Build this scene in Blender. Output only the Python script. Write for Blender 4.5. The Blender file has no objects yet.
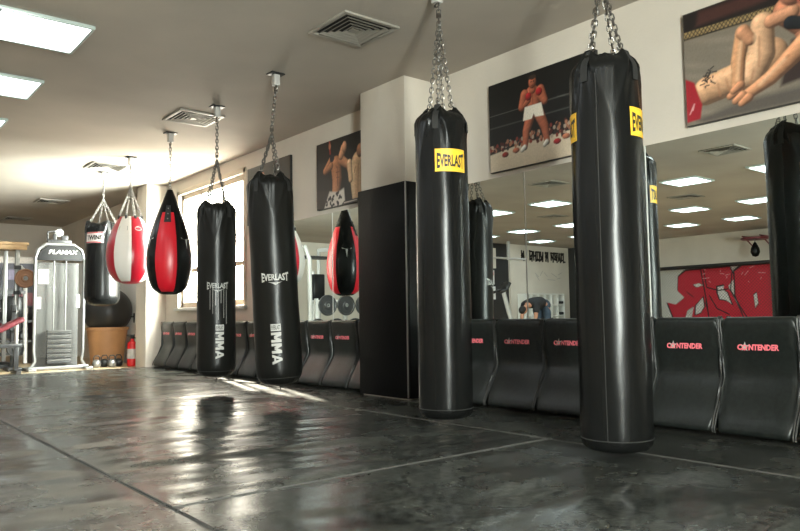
import bpy, math, random
import numpy as np
from mathutils import Vector, Matrix, noise
PI = math.pi
R_ = math.radians
random.seed(4)
scene = bpy.context.scene
col = bpy.data.collections.new('gym'); scene.collection.children.link(col)

HC = 2.85          # ceiling height
WX = 4.31          # plane of the mirror wall (faces -X); Y runs along it, away from the camera

# ------------------------------------------------------------------ materials
def srgb(r, g, b):
    f = lambda c: c/12.92 if c <= .04045 else ((c+.055)/1.055)**2.4
    return (f(r/255), f(g/255), f(b/255), 1)

def mat(name, rgb, rough=.5, metal=0, spec=.5, bump=0, bscale=40, vary=0, vscale=6, rvary=0, coat=0, coat_rough=.2, detail=4):
    m = bpy.data.materials.new(name); m.use_nodes = True
    nt = m.node_tree; N = nt.nodes; L = nt.links
    p = N['Principled BSDF']
    c = rgb if len(rgb) == 4 else (*rgb, 1)
    p.inputs['Base Color'].default_value = c
    p.inputs['Roughness'].default_value = rough
    p.inputs['Metallic'].default_value = metal
    p.inputs['Specular IOR Level'].default_value = spec
    if coat:
        p.inputs['Coat Weight'].default_value = coat
        p.inputs['Coat Roughness'].default_value = coat_rough
    tc = N.new('ShaderNodeTexCoord')
    if vary or rvary:
        n = N.new('ShaderNodeTexNoise'); n.inputs['Scale'].default_value = vscale; n.inputs['Detail'].default_value = detail
        L.new(tc.outputs['Object'], n.inputs['Vector'])
        if vary:
            mr = N.new('ShaderNodeMapRange'); mr.inputs['From Min'].default_value = .3; mr.inputs['From Max'].default_value = .7
            mr.inputs['To Min'].default_value = 1-vary; mr.inputs['To Max'].default_value = 1+vary
            L.new(n.outputs['Fac'], mr.inputs['Value'])
            mx = N.new('ShaderNodeVectorMath'); mx.operation = 'SCALE'; mx.inputs[0].default_value = c[:3]
            L.new(mr.outputs['Result'], mx.inputs['Scale']); L.new(mx.outputs['Vector'], p.inputs['Base Color'])
        if rvary:
            mr = N.new('ShaderNodeMapRange'); mr.inputs['From Min'].default_value = .3; mr.inputs['From Max'].default_value = .7
            mr.inputs['To Min'].default_value = max(.03, rough-rvary); mr.inputs['To Max'].default_value = rough+rvary
            L.new(n.outputs['Fac'], mr.inputs['Value']); L.new(mr.outputs['Result'], p.inputs['Roughness'])
    if bump:
        n = N.new('ShaderNodeTexNoise'); n.inputs['Scale'].default_value = bscale; n.inputs['Detail'].default_value = 3
        L.new(tc.outputs['Object'], n.inputs['Vector'])
        b = N.new('ShaderNodeBump'); b.inputs['Strength'].default_value = bump; b.inputs['Distance'].default_value = .01
        L.new(n.outputs['Fac'], b.inputs['Height']); L.new(b.outputs['Normal'], p.inputs['Normal'])
    return m

def emit(name, rgb, strength):
    m = bpy.data.materials.new(name); m.use_nodes = True
    nt = m.node_tree; nt.nodes.clear()
    e = nt.nodes.new('ShaderNodeEmission'); e.inputs['Color'].default_value = (*rgb, 1); e.inputs['Strength'].default_value = strength
    o = nt.nodes.new('ShaderNodeOutputMaterial'); nt.links.new(e.outputs[0], o.inputs[0])
    return m

def print_mat(name, rough=.45):
    m = bpy.data.materials.new(name); m.use_nodes = True
    nt = m.node_tree; p = nt.nodes['Principled BSDF']; p.inputs['Roughness'].default_value = rough
    a = nt.nodes.new('ShaderNodeVertexColor'); a.layer_name = 'ink'
    nt.links.new(a.outputs['Color'], p.inputs['Base Color'])
    return m

M = {}
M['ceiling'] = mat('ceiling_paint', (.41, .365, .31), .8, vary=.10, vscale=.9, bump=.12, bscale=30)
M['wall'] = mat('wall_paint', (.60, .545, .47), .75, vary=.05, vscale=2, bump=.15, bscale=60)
M['wood_floor'] = mat('light_wood_floor', (.55, .42, .26), .35, vary=.15, vscale=4)
M['vinyl'] = mat('black_vinyl', (.006, .0063, .006), .25, spec=.22)
M['vinyl_soft'] = mat('black_vinyl_matte', (.008, .008, .007), .31, spec=.22)
M['pad'] = mat('wall_mat_vinyl', (.010, .0125, .011), .36, spec=.44, bump=.05, bscale=90, vary=.35, vscale=40)
M['pad_edge'] = mat('wall_mat_piping', (.03, .03, .028), .4)
M['pillar_pad'] = mat('pillar_pad_vinyl', (.004, .004, .004), .5, spec=.18, bump=.1, bscale=40)
M['webbing'] = mat('black_webbing', (.012, .012, .011), .75, bump=.3, bscale=250)
M['steel'] = mat('steel_chain', (.20, .19, .175), .36, metal=1)
M['white_metal'] = mat('white_metal', (.42, .405, .38), .35)
M['dark_metal'] = mat('dark_metal', (.03, .03, .03), .4, metal=.5)
M['silver'] = mat('silver_frame', (.24, .24, .23), .35, metal=.7)
M['rear_grey'] = mat('machine_rear_grey', (.075, .074, .07), .5)
M['name_black'] = mat('name_panel_black', (.012, .012, .012), .65, spec=.2)
M['mirror'] = mat('mirror_silvering', (.82, .90, .885), 0.0, metal=1)
M['white_trim'] = mat('white_trim', (.75, .74, .70), .5)
M['yellow'] = mat('yellow_patch', srgb(238, 190, 48), .5)
M['orange'] = mat('amber_patch', srgb(224, 160, 60), .5)
M['black_ink'] = mat('black_ink', (.012, .011, .01), .5)
M['white_ink'] = mat('white_ink', (.44, .43, .40), .5)
M['grey_ink'] = mat('grey_ink', (.33, .33, .31), .5)
M['red_ink'] = mat('red_ink', srgb(176, 30, 44), .5)
M['pink_ink'] = mat('pink_red_ink', srgb(236, 116, 126), .5)
M['pale_patch'] = mat('pale_patch', (.74, .70, .66), .55)
M['red_vinyl'] = mat('red_vinyl', srgb(196, 22, 38), .33, spec=.5, bump=.08, bscale=25)
M['deep_red_vinyl'] = mat('deep_red_vinyl', srgb(158, 18, 36), .30, spec=.5, bump=.08, bscale=25)
M['white_vinyl'] = mat('white_vinyl', (.72, .69, .63), .36, bump=.08, bscale=25)
M['window_frame'] = mat('window_frame_paint', (.62, .53, .42), .45)
M['tan_planter'] = mat('tan_planter', srgb(172, 126, 84), .55, vary=.08)
M['ball'] = mat('black_rubber_ball', (.014, .014, .014), .38)
M['extinguisher'] = mat('extinguisher_red', srgb(196, 24, 26), .3)
M['door_paint'] = mat('door_paint', (.66, .65, .62), .5)
M['maroon'] = mat('maroon_vinyl', srgb(104, 30, 38), .4)
M['board'] = mat('brown_board', srgb(150, 120, 80), .55)
M['bumper'] = mat('brown_rubber_plate', srgb(128, 88, 60), .5)
M['print'] = print_mat('poster_print')
M['poster_edge'] = mat('poster_edge', (.015, .014, .013), .5)
M['skin'] = mat('skin', srgb(196, 140, 110), .5)
M['jeans'] = mat('denim', (.05, .075, .11), .8, vary=.2, vscale=12)
M['dark_shirt'] = mat('dark_shirt', (.02, .021, .024), .8)
M['hair'] = mat('dark_hair', (.012, .009, .007), .6)
M['vent_metal'] = mat('vent_metal', (.30, .28, .24), .45, metal=.2)
M['vent_dark'] = mat('vent_inside', (.012, .011, .01), .8)
M['light_frame'] = mat('light_frame', (.50, .58, .55), .35, metal=.4)
M['diffuser'] = emit('light_diffuser', (.90, .97, 1.0), 13.0)
M['black_paint'] = mat('black_wall_paint', (.018, .018, .018), .5)
M['paper'] = mat('paper_white', (.72, .70, .68), .6)
M['edge_grey'] = mat('mat_edge_line', (.07, .068, .062), .5)

# clear polycarbonate / glass: thin panes that light passes straight through
def pane(name, tint, gloss, rough=.03, milk=0):
    m = bpy.data.materials.new(name); m.use_nodes = True
    nt = m.node_tree; nt.nodes.clear()
    t = nt.nodes.new('ShaderNodeBsdfTransparent'); t.inputs[0].default_value = (*tint, 1)
    g = nt.nodes.new('ShaderNodeBsdfGlossy'); g.inputs['Roughness'].default_value = rough
    x = nt.nodes.new('ShaderNodeMixShader'); x.inputs[0].default_value = gloss
    o = nt.nodes.new('ShaderNodeOutputMaterial')
    nt.links.new(t.outputs[0], x.inputs[1]); nt.links.new(g.outputs[0], x.inputs[2])
    last = x
    if milk:
        d = nt.nodes.new('ShaderNodeBsdfDiffuse'); d.inputs[0].default_value = (.62, .61, .58, 1)
        y = nt.nodes.new('ShaderNodeMixShader'); y.inputs[0].default_value = milk
        nt.links.new(x.outputs[0], y.inputs[1]); nt.links.new(d.outputs[0], y.inputs[2]); last = y
    nt.links.new(last.outputs[0], o.inputs[0])
    return m
M['glass'] = pane('window_glass', (.97, .98, .97), .06)
M['poly'] = pane('clear_cover', (.88, .88, .87), .03, .12, .012)

# black roll-out floor mats: scuffed, dusty, glossy vinyl
def floor_mat_material():
    m = bpy.data.materials.new('floor_mat_vinyl'); m.use_nodes = True
    nt = m.node_tree; N = nt.nodes; L = nt.links; p = N['Principled BSDF']
    g = N.new('ShaderNodeNewGeometry')
    def nz(scale, detail=5, rough=.6, stretch=None):
        n = N.new('ShaderNodeTexNoise'); n.inputs['Scale'].default_value = scale; n.inputs['Detail'].default_value = detail; n.inputs['Roughness'].default_value = rough
        if stretch:
            mp = N.new('ShaderNodeMapping'); mp.inputs['Scale'].default_value = stretch[:3]; mp.inputs['Rotation'].default_value = (0, 0, stretch[3])
            L.new(g.outputs['Position'], mp.inputs['Vector']); L.new(mp.outputs[0], n.inputs['Vector'])
        else: L.new(g.outputs['Position'], n.inputs['Vector'])
        return n
    def mr(src, a, b, c, d):
        r = N.new('ShaderNodeMapRange'); r.inputs['From Min'].default_value = a; r.inputs['From Max'].default_value = b
        r.inputs['To Min'].default_value = c; r.inputs['To Max'].default_value = d; L.new(src, r.inputs['Value']); return r.outputs['Result']
    big = nz(1.6, 6, .65); fine = nz(26, 8, .85); scratch = nz(9, 5, .7, (1, 5, 1, .5))
    mul = N.new('ShaderNodeMath'); mul.operation = 'MULTIPLY'
    L.new(mr(big.outputs['Fac'], .24, .66, .15, 1), mul.inputs[0]); L.new(mr(fine.outputs['Fac'], .42, .68, .0, 1), mul.inputs[1])
    add = N.new('ShaderNodeMath'); add.operation = 'ADD'; add.use_clamp = True
    L.new(mul.outputs[0], add.inputs[0]); L.new(mr(scratch.outputs['Fac'], .58, .80, 0, .35), add.inputs[1])
    mx = N.new('ShaderNodeMix'); mx.data_type = 'RGBA'; L.new(add.outputs[0], mx.inputs['Factor'])
    mx.inputs['A'].default_value = (.007, .0072, .0068, 1); mx.inputs['B'].default_value = (.15, .158, .138, 1)
    L.new(mx.outputs['Result'], p.inputs['Base Color'])
    L.new(mr(big.outputs['Fac'], .3, .7, .18, .34), p.inputs['Roughness'])
    p.inputs['Specular IOR Level'].default_value = .36
    return m
M['floor_mat'] = floor_mat_material()

# ------------------------------------------------------------------ mesh builder
class MB:
    def __init__(s): s.v = []; s.f = []; s.m = []; s.mi = 0
    def add(s, vs, fs):
        o = len(s.v); s.v += [tuple(v) for v in vs]
        for f in fs: s.f.append(tuple(i+o for i in f)); s.m.append(s.mi)
        return s
    def box(s, c, d, rot=None):
        cx, cy, cz = c; x, y, z = d[0]/2, d[1]/2, d[2]/2
        vs = [Vector((a*x, b*y, e*z)) for a in (-1, 1) for b in (-1, 1) for e in (-1, 1)]
        if rot is not None: vs = [rot @ v for v in vs]
        vs = [v+Vector(c) for v in vs]
        return s.add(vs, [(0, 1, 3, 2), (4, 6, 7, 5), (0, 4, 5, 1), (2, 3, 7, 6), (0, 2, 6, 4), (1, 5, 7, 3)])
    def rbox(s, a, b):
        c = [(a[i]+b[i])/2 for i in range(3)]; d = [abs(b[i]-a[i]) for i in range(3)]
        return s.box(c, d)
    def tube(s, path, r, n=10, closed=False, cap=True):
        P = [Vector(p) for p in path]; k = len(P)
        rr = r if isinstance(r, (list, tuple)) else [r]*k
        rings = []; up = None
        for i in range(k):
            if closed: t = P[(i+1) % k]-P[i-1]
            else: t = P[min(i+1, k-1)]-P[max(i-1, 0)]
            t.normalize()
            if up is None:
                up = Vector((0, 0, 1)) if abs(t.z) < .9 else Vector((1, 0, 0))
            a = up - t*up.dot(t)
            if a.length < 1e-5: a = t.orthogonal()
            a.normalize(); b = t.cross(a); up = a
            rings.append([P[i]+(a*math.cos(2*PI*j/n)+b*math.sin(2*PI*j/n))*rr[i] for j in range(n)])
        vs = [v for g in rings for v in g]; fs = []
        for i in range(k if closed else k-1):
            i2 = (i+1) % k
            for j in range(n):
                j2 = (j+1) % n; fs.append((i*n+j, i*n+j2, i2*n+j2, i2*n+j))
        if cap and not closed:
            fs.append(tuple(range(n))[::-1]); fs.append(tuple((k-1)*n+j for j in range(n)))
        return s.add(vs, fs)
    def cyl(s, p0, p1, r, n=20): return s.tube([p0, p1], r, n)
    def lathe(s, prof, n=32, c=(0, 0, 0), axis='z', caps=True):
        vs = []; fs = []
        for (r, z) in prof:
            for j in range(n):
                a = 2*PI*j/n; x, y = r*math.cos(a), r*math.sin(a)
                v = {'z': (x, y, z), 'y': (x, z, -y), 'x': (z, x, y)}[axis]
                vs.append((v[0]+c[0], v[1]+c[1], v[2]+c[2]))
        k = len(prof)
        for i in range(k-1):
            for j in range(n):
                j2 = (j+1) % n; fs.append((i*n+j, i*n+j2, (i+1)*n+j2, (i+1)*n+j))
        if caps:
            fs.append(tuple(range(n))[::-1]); fs.append(tuple((k-1)*n+j for j in range(n)))
        return s.add(vs, fs)
    def prism(s, pts, y0, y1, fn=None):      # polygon in (a,z) extruded along y
        n = len(pts); vs = [(a, y0, z) for a, z in pts]+[(a, y1, z) for a, z in pts]
        fs = [(i, (i+1) % n, n+(i+1) % n, n+i) for i in range(n)]+[tuple(range(n))[::-1], tuple(range(n, 2*n))]
        return s.add(vs, fs)
    def chain(s, p0, p1, pitch=.034, ln=.044, w=.013, wire=.0042, phase=0):
        p0 = Vector(p0); p1 = Vector(p1); d = p1-p0; L = d.length; n = max(1, round(L/pitch)); d.normalize()
        a = d.orthogonal().normalized(); b = d.cross(a)
        for i in range(n):
            c = p0+d*((i+.5)*L/n); s1 = a if (i+phase) % 2 else b
            hl = ln/2-w
            path = []
            for q in range(7): t = -PI/2+PI*q/6; path.append(c+d*(hl+w*math.cos(t))+s1*(w*math.sin(t)))
            for q in range(7): t = PI/2+PI*q/6; path.append(c+d*(-hl+w*math.cos(t))+s1*(w*math.sin(t)))
            s.tube(path, wire, 6, closed=True)
        return s
    def ring(s, c, nrm, R, r, n=20, k=7):
        c = Vector(c); nrm = Vector(nrm).normalized(); a = nrm.orthogonal().normalized(); b = nrm.cross(a)
        return s.tube([c+(a*math.cos(2*PI*i/n)+b*math.sin(2*PI*i/n))*R for i in range(n)], r, k, closed=True)
    def build(s, name, mats, parent=None, loc=(0, 0, 0), rotz=0, smooth=30, bevel=0, bseg=2):
        me = bpy.data.meshes.new(name); me.from_pydata(s.v, [], s.f); 
        mats = mats if isinstance(mats, (list, tuple)) else [mats]
        for m in mats: me.materials.append(m)
        me.polygons.foreach_set('material_index', s.m)
        import bmesh
        bm = bmesh.new(); bm.from_mesh(me); bmesh.ops.recalc_face_normals(bm, faces=bm.faces)
        if bevel: bmesh.ops.bevel(bm, geom=[e for e in bm.edges if e.is_manifold and e.calc_face_angle(0) > .5], offset=bevel, segments=bseg, affect='EDGES', profile=.5, clamp_overlap=True)
        bm.to_mesh(me); bm.free()
        if smooth:
            me.shade_smooth(); me.set_sharp_from_angle(angle=R_(smooth))
        return link(name, me, parent, loc, rotz)

def link(name, me, parent=None, loc=(0, 0, 0), rotz=0):
    o = bpy.data.objects.new(name, me); col.objects.link(o)
    o.location = loc; o.rotation_euler = (0, 0, rotz)
    if parent: o.parent = parent
    return o

def raw(name, vs, fs, mats, parent=None, mi=None, smooth=None, loc=(0, 0, 0)):   # mesh with orientation kept as given
    me = bpy.data.meshes.new(name); me.from_pydata([tuple(v) for v in vs], [], [tuple(f) for f in fs])
    for m in (mats if isinstance(mats, (list, tuple)) else [mats]): me.materials.append(m)
    if mi is not None: me.polygons.foreach_set('material_index', mi)
    if smooth: me.shade_smooth(); me.set_sharp_from_angle(angle=R_(smooth))
    return link(name, me, parent, loc)

def thing(name, label, cat, loc=(0, 0, 0), rotz=0, group=None):
    o = bpy.data.objects.new(name, None); col.objects.link(o); o.empty_display_size = .1
    o.location = loc; o.rotation_euler = (0, 0, rotz)
    return tag(o, label, cat, group)
def tag(o, label, cat, group=None, kind=None):
    if label: o['label'] = label
    if cat: o['category'] = cat
    if group: o['group'] = group
    if kind: o['kind'] = kind
    return o
def struct(o): o['kind'] = 'structure'; return o
def dup(root, loc, label, rotz=None):
    r = root.copy(); col.objects.link(r); r.location = loc; r['label'] = label
    if rotz is not None: r.rotation_euler = (0, 0, rotz)
    for ch in list(root.children):
        c = ch.copy(); col.objects.link(c); c.parent = r
        for g in list(ch.children):
            d = g.copy(); col.objects.link(d); d.parent = c
    return r

_txt = {}
def text(s, size=1, bold=0, xs=1, shear=0):
    """lettering as flat triangles, centred on 0,0: returns verts (x,y), faces"""
    key = (s, bold)
    if key not in _txt:
        cu = bpy.data.curves.new('lettering', 'FONT'); cu.body = s; cu.size = 1; cu.offset = bold; cu.resolution_u = 2
        cu.fill_mode = 'FRONT'
        o = bpy.data.objects.new('lettering', cu); col.objects.link(o)
        dg = bpy.context.evaluated_depsgraph_get()
        me = bpy.data.meshes.new_from_object(o.evaluated_get(dg))
        vs = [tuple(v.co) for v in me.vertices]; fs = [tuple(p.vertices) for p in me.polygons]
        if me.polygons and me.polygons[0].normal.z < 0: fs = [f[::-1] for f in fs]
        bpy.data.objects.remove(o); bpy.data.curves.remove(cu); bpy.data.meshes.remove(me)
        x0 = min(v[0] for v in vs); x1 = max(v[0] for v in vs); y0 = min(v[1] for v in vs); y1 = max(v[1] for v in vs)
        _txt[key] = ([((v[0]-(x0+x1)/2), (v[1]-(y0+y1)/2)) for v in vs], fs, x1-x0, y1-y0)
    vs, fs, w, h = _txt[key]
    k = size/h                               # size = cap height
    return [((x*xs+shear*y)*k, y*k) for x, y in vs], fs, w*k*xs

# ------------------------------------------------------------------ camera
f_px = 720.85
ax = Vector((.62958104, .77374341, .07034803)); rx = Vector((.77623721, -.63026811, -.0147614)); ux = Vector((-.03291658, -.06390025, .99741328))
cam = bpy.data.objects.new('camera', bpy.data.cameras.new('camera')); col.objects.link(cam)
mw = Matrix((( rx.x, ux.x, -ax.x, 0), (rx.y, ux.y, -ax.y, 0), (rx.z, ux.z, -ax.z, .719), (0, 0, 0, 1)))
cam.matrix_world = mw
cam.data.sensor_fit = 'HORIZONTAL'; cam.data.sensor_width = 36; cam.data.lens = f_px/800*36
cam.data.clip_start = .05; cam.data.clip_end = 100
scene.camera = cam

# ------------------------------------------------------------------ room shell
X0, X1, Y0, Y1 = -10.58, WX, -2.2, 17.4
WT = .16
WY0, WY1, WZ0, WZ1 = 8.50, 10.64, .90, 2.62         # window opening
PX1 = 3.99; P1 = (4.81, 5.47); P2 = (11.17, 11.62)    # pillars
struct(MB().rbox((X0-.2, Y0-.2, -.12), (X1+.2, Y1+.2, -.02)).build('floor', M['wood_floor']))
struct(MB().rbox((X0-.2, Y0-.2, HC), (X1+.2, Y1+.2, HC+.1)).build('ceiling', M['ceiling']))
w = MB()
w.rbox((X1, Y0, -.12), (X1+WT, WY0, HC)); w.rbox((X1, WY1, -.12), (X1+WT, Y1, HC))
w.rbox((X1, WY0, -.12), (X1+WT, WY1, WZ0)); w.rbox((X1, WY0, WZ1), (X1+WT, WY1, HC))
struct(w.build('wall_right', M['wall'], smooth=0))
struct(MB().rbox((X0-.15, Y0, -.12), (X0, Y1, HC)).build('wall_left', M['wall'], smooth=0))
struct(MB().rbox((X0-.15, Y1, -.12), (X1+WT, Y1+.15, HC)).build('wall_back', M['wall'], smooth=0))
FX0, FX1, FZ0, FZ1 = -.52, .22, .2, 2.65            # unseen daylight window added behind the camera to explain the bag highlights
w = MB()
w.rbox((X0-.15, Y0-.15, -.12), (FX0, Y0, HC)); w.rbox((FX1, Y0-.15, -.12), (X1+WT, Y0, HC))
w.rbox((FX0, Y0-.15, -.12), (FX1, Y0, FZ0)); w.rbox((FX0, Y0-.15, FZ1), (FX1, Y0, HC))
struct(w.build('wall_front', M['wall'], smooth=0))
w = MB()
for (a, b, c, d) in ((FX0, FX0+.06, FZ0, FZ1), (FX1-.06, FX1, FZ0, FZ1), (FX0, FX1, FZ0, FZ0+.06), (FX0, FX1, FZ1-.06, FZ1), ((FX0+FX1)/2-.025, (FX0+FX1)/2+.025, FZ0, FZ1)): w.rbox((a, Y0-.09, c), (b, Y0-.04, d))
w2 = struct(w.build('unseen_window', M['window_frame']))
MB().rbox((FX0+.01, Y0-.07, FZ0+.01), (FX1-.01, Y0-.064, FZ1-.01)).build('window_pane', M['glass'], w2, smooth=0)
pw = MB(); pw.rbox((X0, 14.72, -.02), (-7.75, 15.0, HC))
struct(pw.build('wall_partition', M['wall'], smooth=0))
struct(MB().rbox((-7.75, 14.80, -.02), (-4.6, 15.0, HC)).build('wall_dark', M['black_paint'], smooth=0))
struct(MB().rbox((PX1, P1[0], -.02), (X1, P1[1], HC)).build('wall_pillar', M['wall'], bevel=.006))
struct(MB().rbox((PX1+.01, P2[0], -.02), (X1, P2[1], HC)).build('wall_pillar_far', M['wall'], bevel=.006))
struct(MB().rbox((X0+.0, 13.3, -.02), (X0+.045, 14.715, HC)).build('trim_post', M['black_paint'], smooth=0))

# window on the right wall: frame, mullions, pane, sill
wf = MB()
def winbar(y0, y1, z0, z1, d=.05): wf.rbox((X1+.045, y0, z0), (X1+.045+d, y1, z1))
fw = .075
winbar(WY0, WY0+fw, WZ0, WZ1); winbar(WY1-fw, WY1, WZ0, WZ1); winbar(WY0, WY1, WZ0, WZ0+fw); winbar(WY0, WY1, WZ1-fw, WZ1)
for k in (1, 2): y = WY0+(WY1-WY0)*k/3; winbar(y-.028, y+.028, WZ0, WZ1)
winbar(WY0, WY1, 1.42, 1.48)
cas = MB()
for (a, b) in ((WY0-.07, WY0), (WY1, WY1+.07)): cas.rbox((X1-.015, a, WZ0-.07), (X1-.001, b, WZ1+.07))
cas.rbox((X1-.015, WY0-.07, WZ1), (X1-.001, WY1+.07, WZ1+.07))
win = struct(wf.build('window_1', M['window_frame'], bevel=.006))
cas.build('casing', M['window_frame'], win, bevel=.003)
MB().rbox((X1+.066, WY0+.01, WZ0+.01), (X1+.072, WY1-.01, WZ1-.01)).build('window_pane', M['glass'], win, smooth=0)
MB().rbox((X1-.05, WY0-.09, WZ0-.05), (X1+.05, WY1+.09, WZ0-.005)).build('window_sill', M['white_trim'], win, bevel=.006)

# pale door in the right wall past the far pillar
dr = struct(MB().rbox((X1-.045, 12.35, -.02), (X1-.005, 13.25, 2.05)).build('door_1', M['door_paint'], bevel=.004))
h = MB(); h.box((X1-.05, 12.46, .76), (.012, .045, .16)); h.tube([(X1-.05, 12.46, .78), (X1-.10, 12.46, .78), (X1-.105, 12.58, .78)], .011)
h.build('door_handle', M['dark_metal'], dr)

# ------------------------------------------------------------------ floor mats (roll-out black vinyl)
def ripple(x, y):
    z = .007*noise.noise((x*.9, y*.7, 3.1))+.005*noise.noise((x*2.3, y*1.9, 1.2))
    m = max(0, 1-((x-1.6)/2.0)**2)*max(0, 1-((y-4.6)/4.6)**2)      # the loose, rumpled stretch of the middle mat
    wv = noise.noise((x*.8+4, y*1.1, 7.7))
    s = y*7.2+x*1.4+2.2*noise.noise((x*.7, y*.6, 9.1))
    g = .35+.65*max(0, min(1, .5+1.6*noise.noise((x*.9, y*.8, 5.5))))
    z += m*(.011*math.sin(2*s)*(.5+.5*math.sin(1.1*s+2))+.024*wv+g*(.0036*math.sin(5.1*s+3*wv)+.0012*math.sin(8.3*s+2*x+4*wv)))
    return z
def floor_mat(x0, x1, y0, y1, label, step=.05):
    nx = max(2, int((x1-x0)/step)); ny = max(2, int((y1-y0)/step))
    vs = []; fs = []
    for j in range(ny+1):
        for i in range(nx+1):
            x = x0+(x1-x0)*i/nx; y = y0+(y1-y0)*j/ny
            e = min(i, nx-i, j, ny-j)
            z = ripple(x, y)*min(1, e/4)
            if e == 0: z -= .004
            vs.append((x, y, z))
    for j in range(ny):
        for i in range(nx):
            a = j*(nx+1)+i; fs.append((a, a+1, a+nx+2, a+nx+1))
    top = len(vs)
    loop = [i for i in range(nx+1)]+[j*(nx+1)+nx for j in range(1, ny+1)]+[ny*(nx+1)+i for i in range(nx-1, -1, -1)]+[j*(nx+1) for j in range(ny-1, 0, -1)]
    for i in loop: vs.append((vs[i][0], vs[i][1], -.02))
    n = len(loop)
    for k in range(n): fs.append((loop[(k+1) % n], loop[k], top+k, top+(k+1) % n))
    fs.append(tuple(top+k for k in range(n))[::-1])
    t = thing('floor_mat', label, 'floor mat', (x0, y0, -.02), 0, 'black roll-out floor mats')
    raw('mat_sheet', [(v[0]-x0, v[1]-y0, v[2]+.02) for v in vs], fs, M['floor_mat'], t, smooth=50)
    b = MB(); g = .004
    b.tube([(g, g, .017), (x1-x0-g, g, .017), (x1-x0-g, y1-y0-g, .017), (g, y1-y0-g, .017)], .0027, 6, closed=True)
    b.build('edge_line', M['edge_grey'], t)  # thin paler grey line run around the mat edge
floor_mat(3.338, 4.30, -1.2, 11.18, 'narrow black vinyl floor mat strip running under the mirror-wall mats', .06)
floor_mat(1.098, 3.332, 2.765, 11.2, 'wide rumpled black vinyl floor mat under the row of hanging bags', .035)
floor_mat(1.098, 3.332, -1.2, 2.759, 'black vinyl floor mat in the foreground below the nearest heavy bag', .05)
floor_mat(-1.15, 1.092, -1.2, 11.2, 'black vinyl floor mat at the left edge, bordered by a diagonal seam', .05)

# ------------------------------------------------------------------ pillar pad, mirrors
pp = thing('pillar_pad', 'tall black padded cover wrapped around the white pillar', 'pillar pad', (PX1, P1[0], 0))
MB().rbox((-.028, -.028, .012), (0-.001, P1[1]-P1[0]+.02, 1.90)).build('front_panel', M['pillar_pad'], pp, bevel=.008)
MB().rbox((0, -.028, .012), (X1-PX1-.012, -.001, 1.90)).build('side_panel', M['pillar_pad'], pp, bevel=.008)
MB().tube([(-.028, -.028, .02), (-.028, -.028, 1.895)], .007, 8).build('corner_piping', M['silver'], pp)

MXR = 4.265            # the right-hand panels are mounted a little proud of the wall
for (mxp, a, b, lab) in ((MXR, 3.690, 4.80, 'wall mirror panel right of the black pillar, behind the second nearest heavy bag'),
                    (MXR, 2.640, 3.684, 'wall mirror panel between the two nearest heavy bags, right of the light seam'),
                    (MXR, 1.586, 2.634, 'wall mirror panel right of the nearest heavy bag, under the wrestling poster'),
                    (MXR, .545, 1.580, 'wall mirror panel past the right edge of the picture'),
                    (WX, 5.478, 6.430, 'wall mirror panel left of the black pillar, touching it'),
                    (WX, 6.436, 7.90, 'wall mirror panel left of the pillar, partly behind a hanging bag')):
    t = thing('wall_mirror', lab, 'mirror', (WX, a, .35)); q = mxp-WX; hm = (1.843 if q == 0 else 1.826)-.35
    if q: MB().rbox((q, .004, 0), (-.001, b-a-.004, hm-.003)).build('backing', M['white_trim'], t, smooth=0)
    MB().rbox((q-.007, .002, 0), (q-.001, b-a-.002, hm)).build('glass', M['mirror'], t, smooth=0)
    MB().rbox((q-.009, b-a-.004, 0), (q-.001, b-a+.003, hm)).build('edge_strip', M['white_trim'], t, smooth=0)

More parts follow.
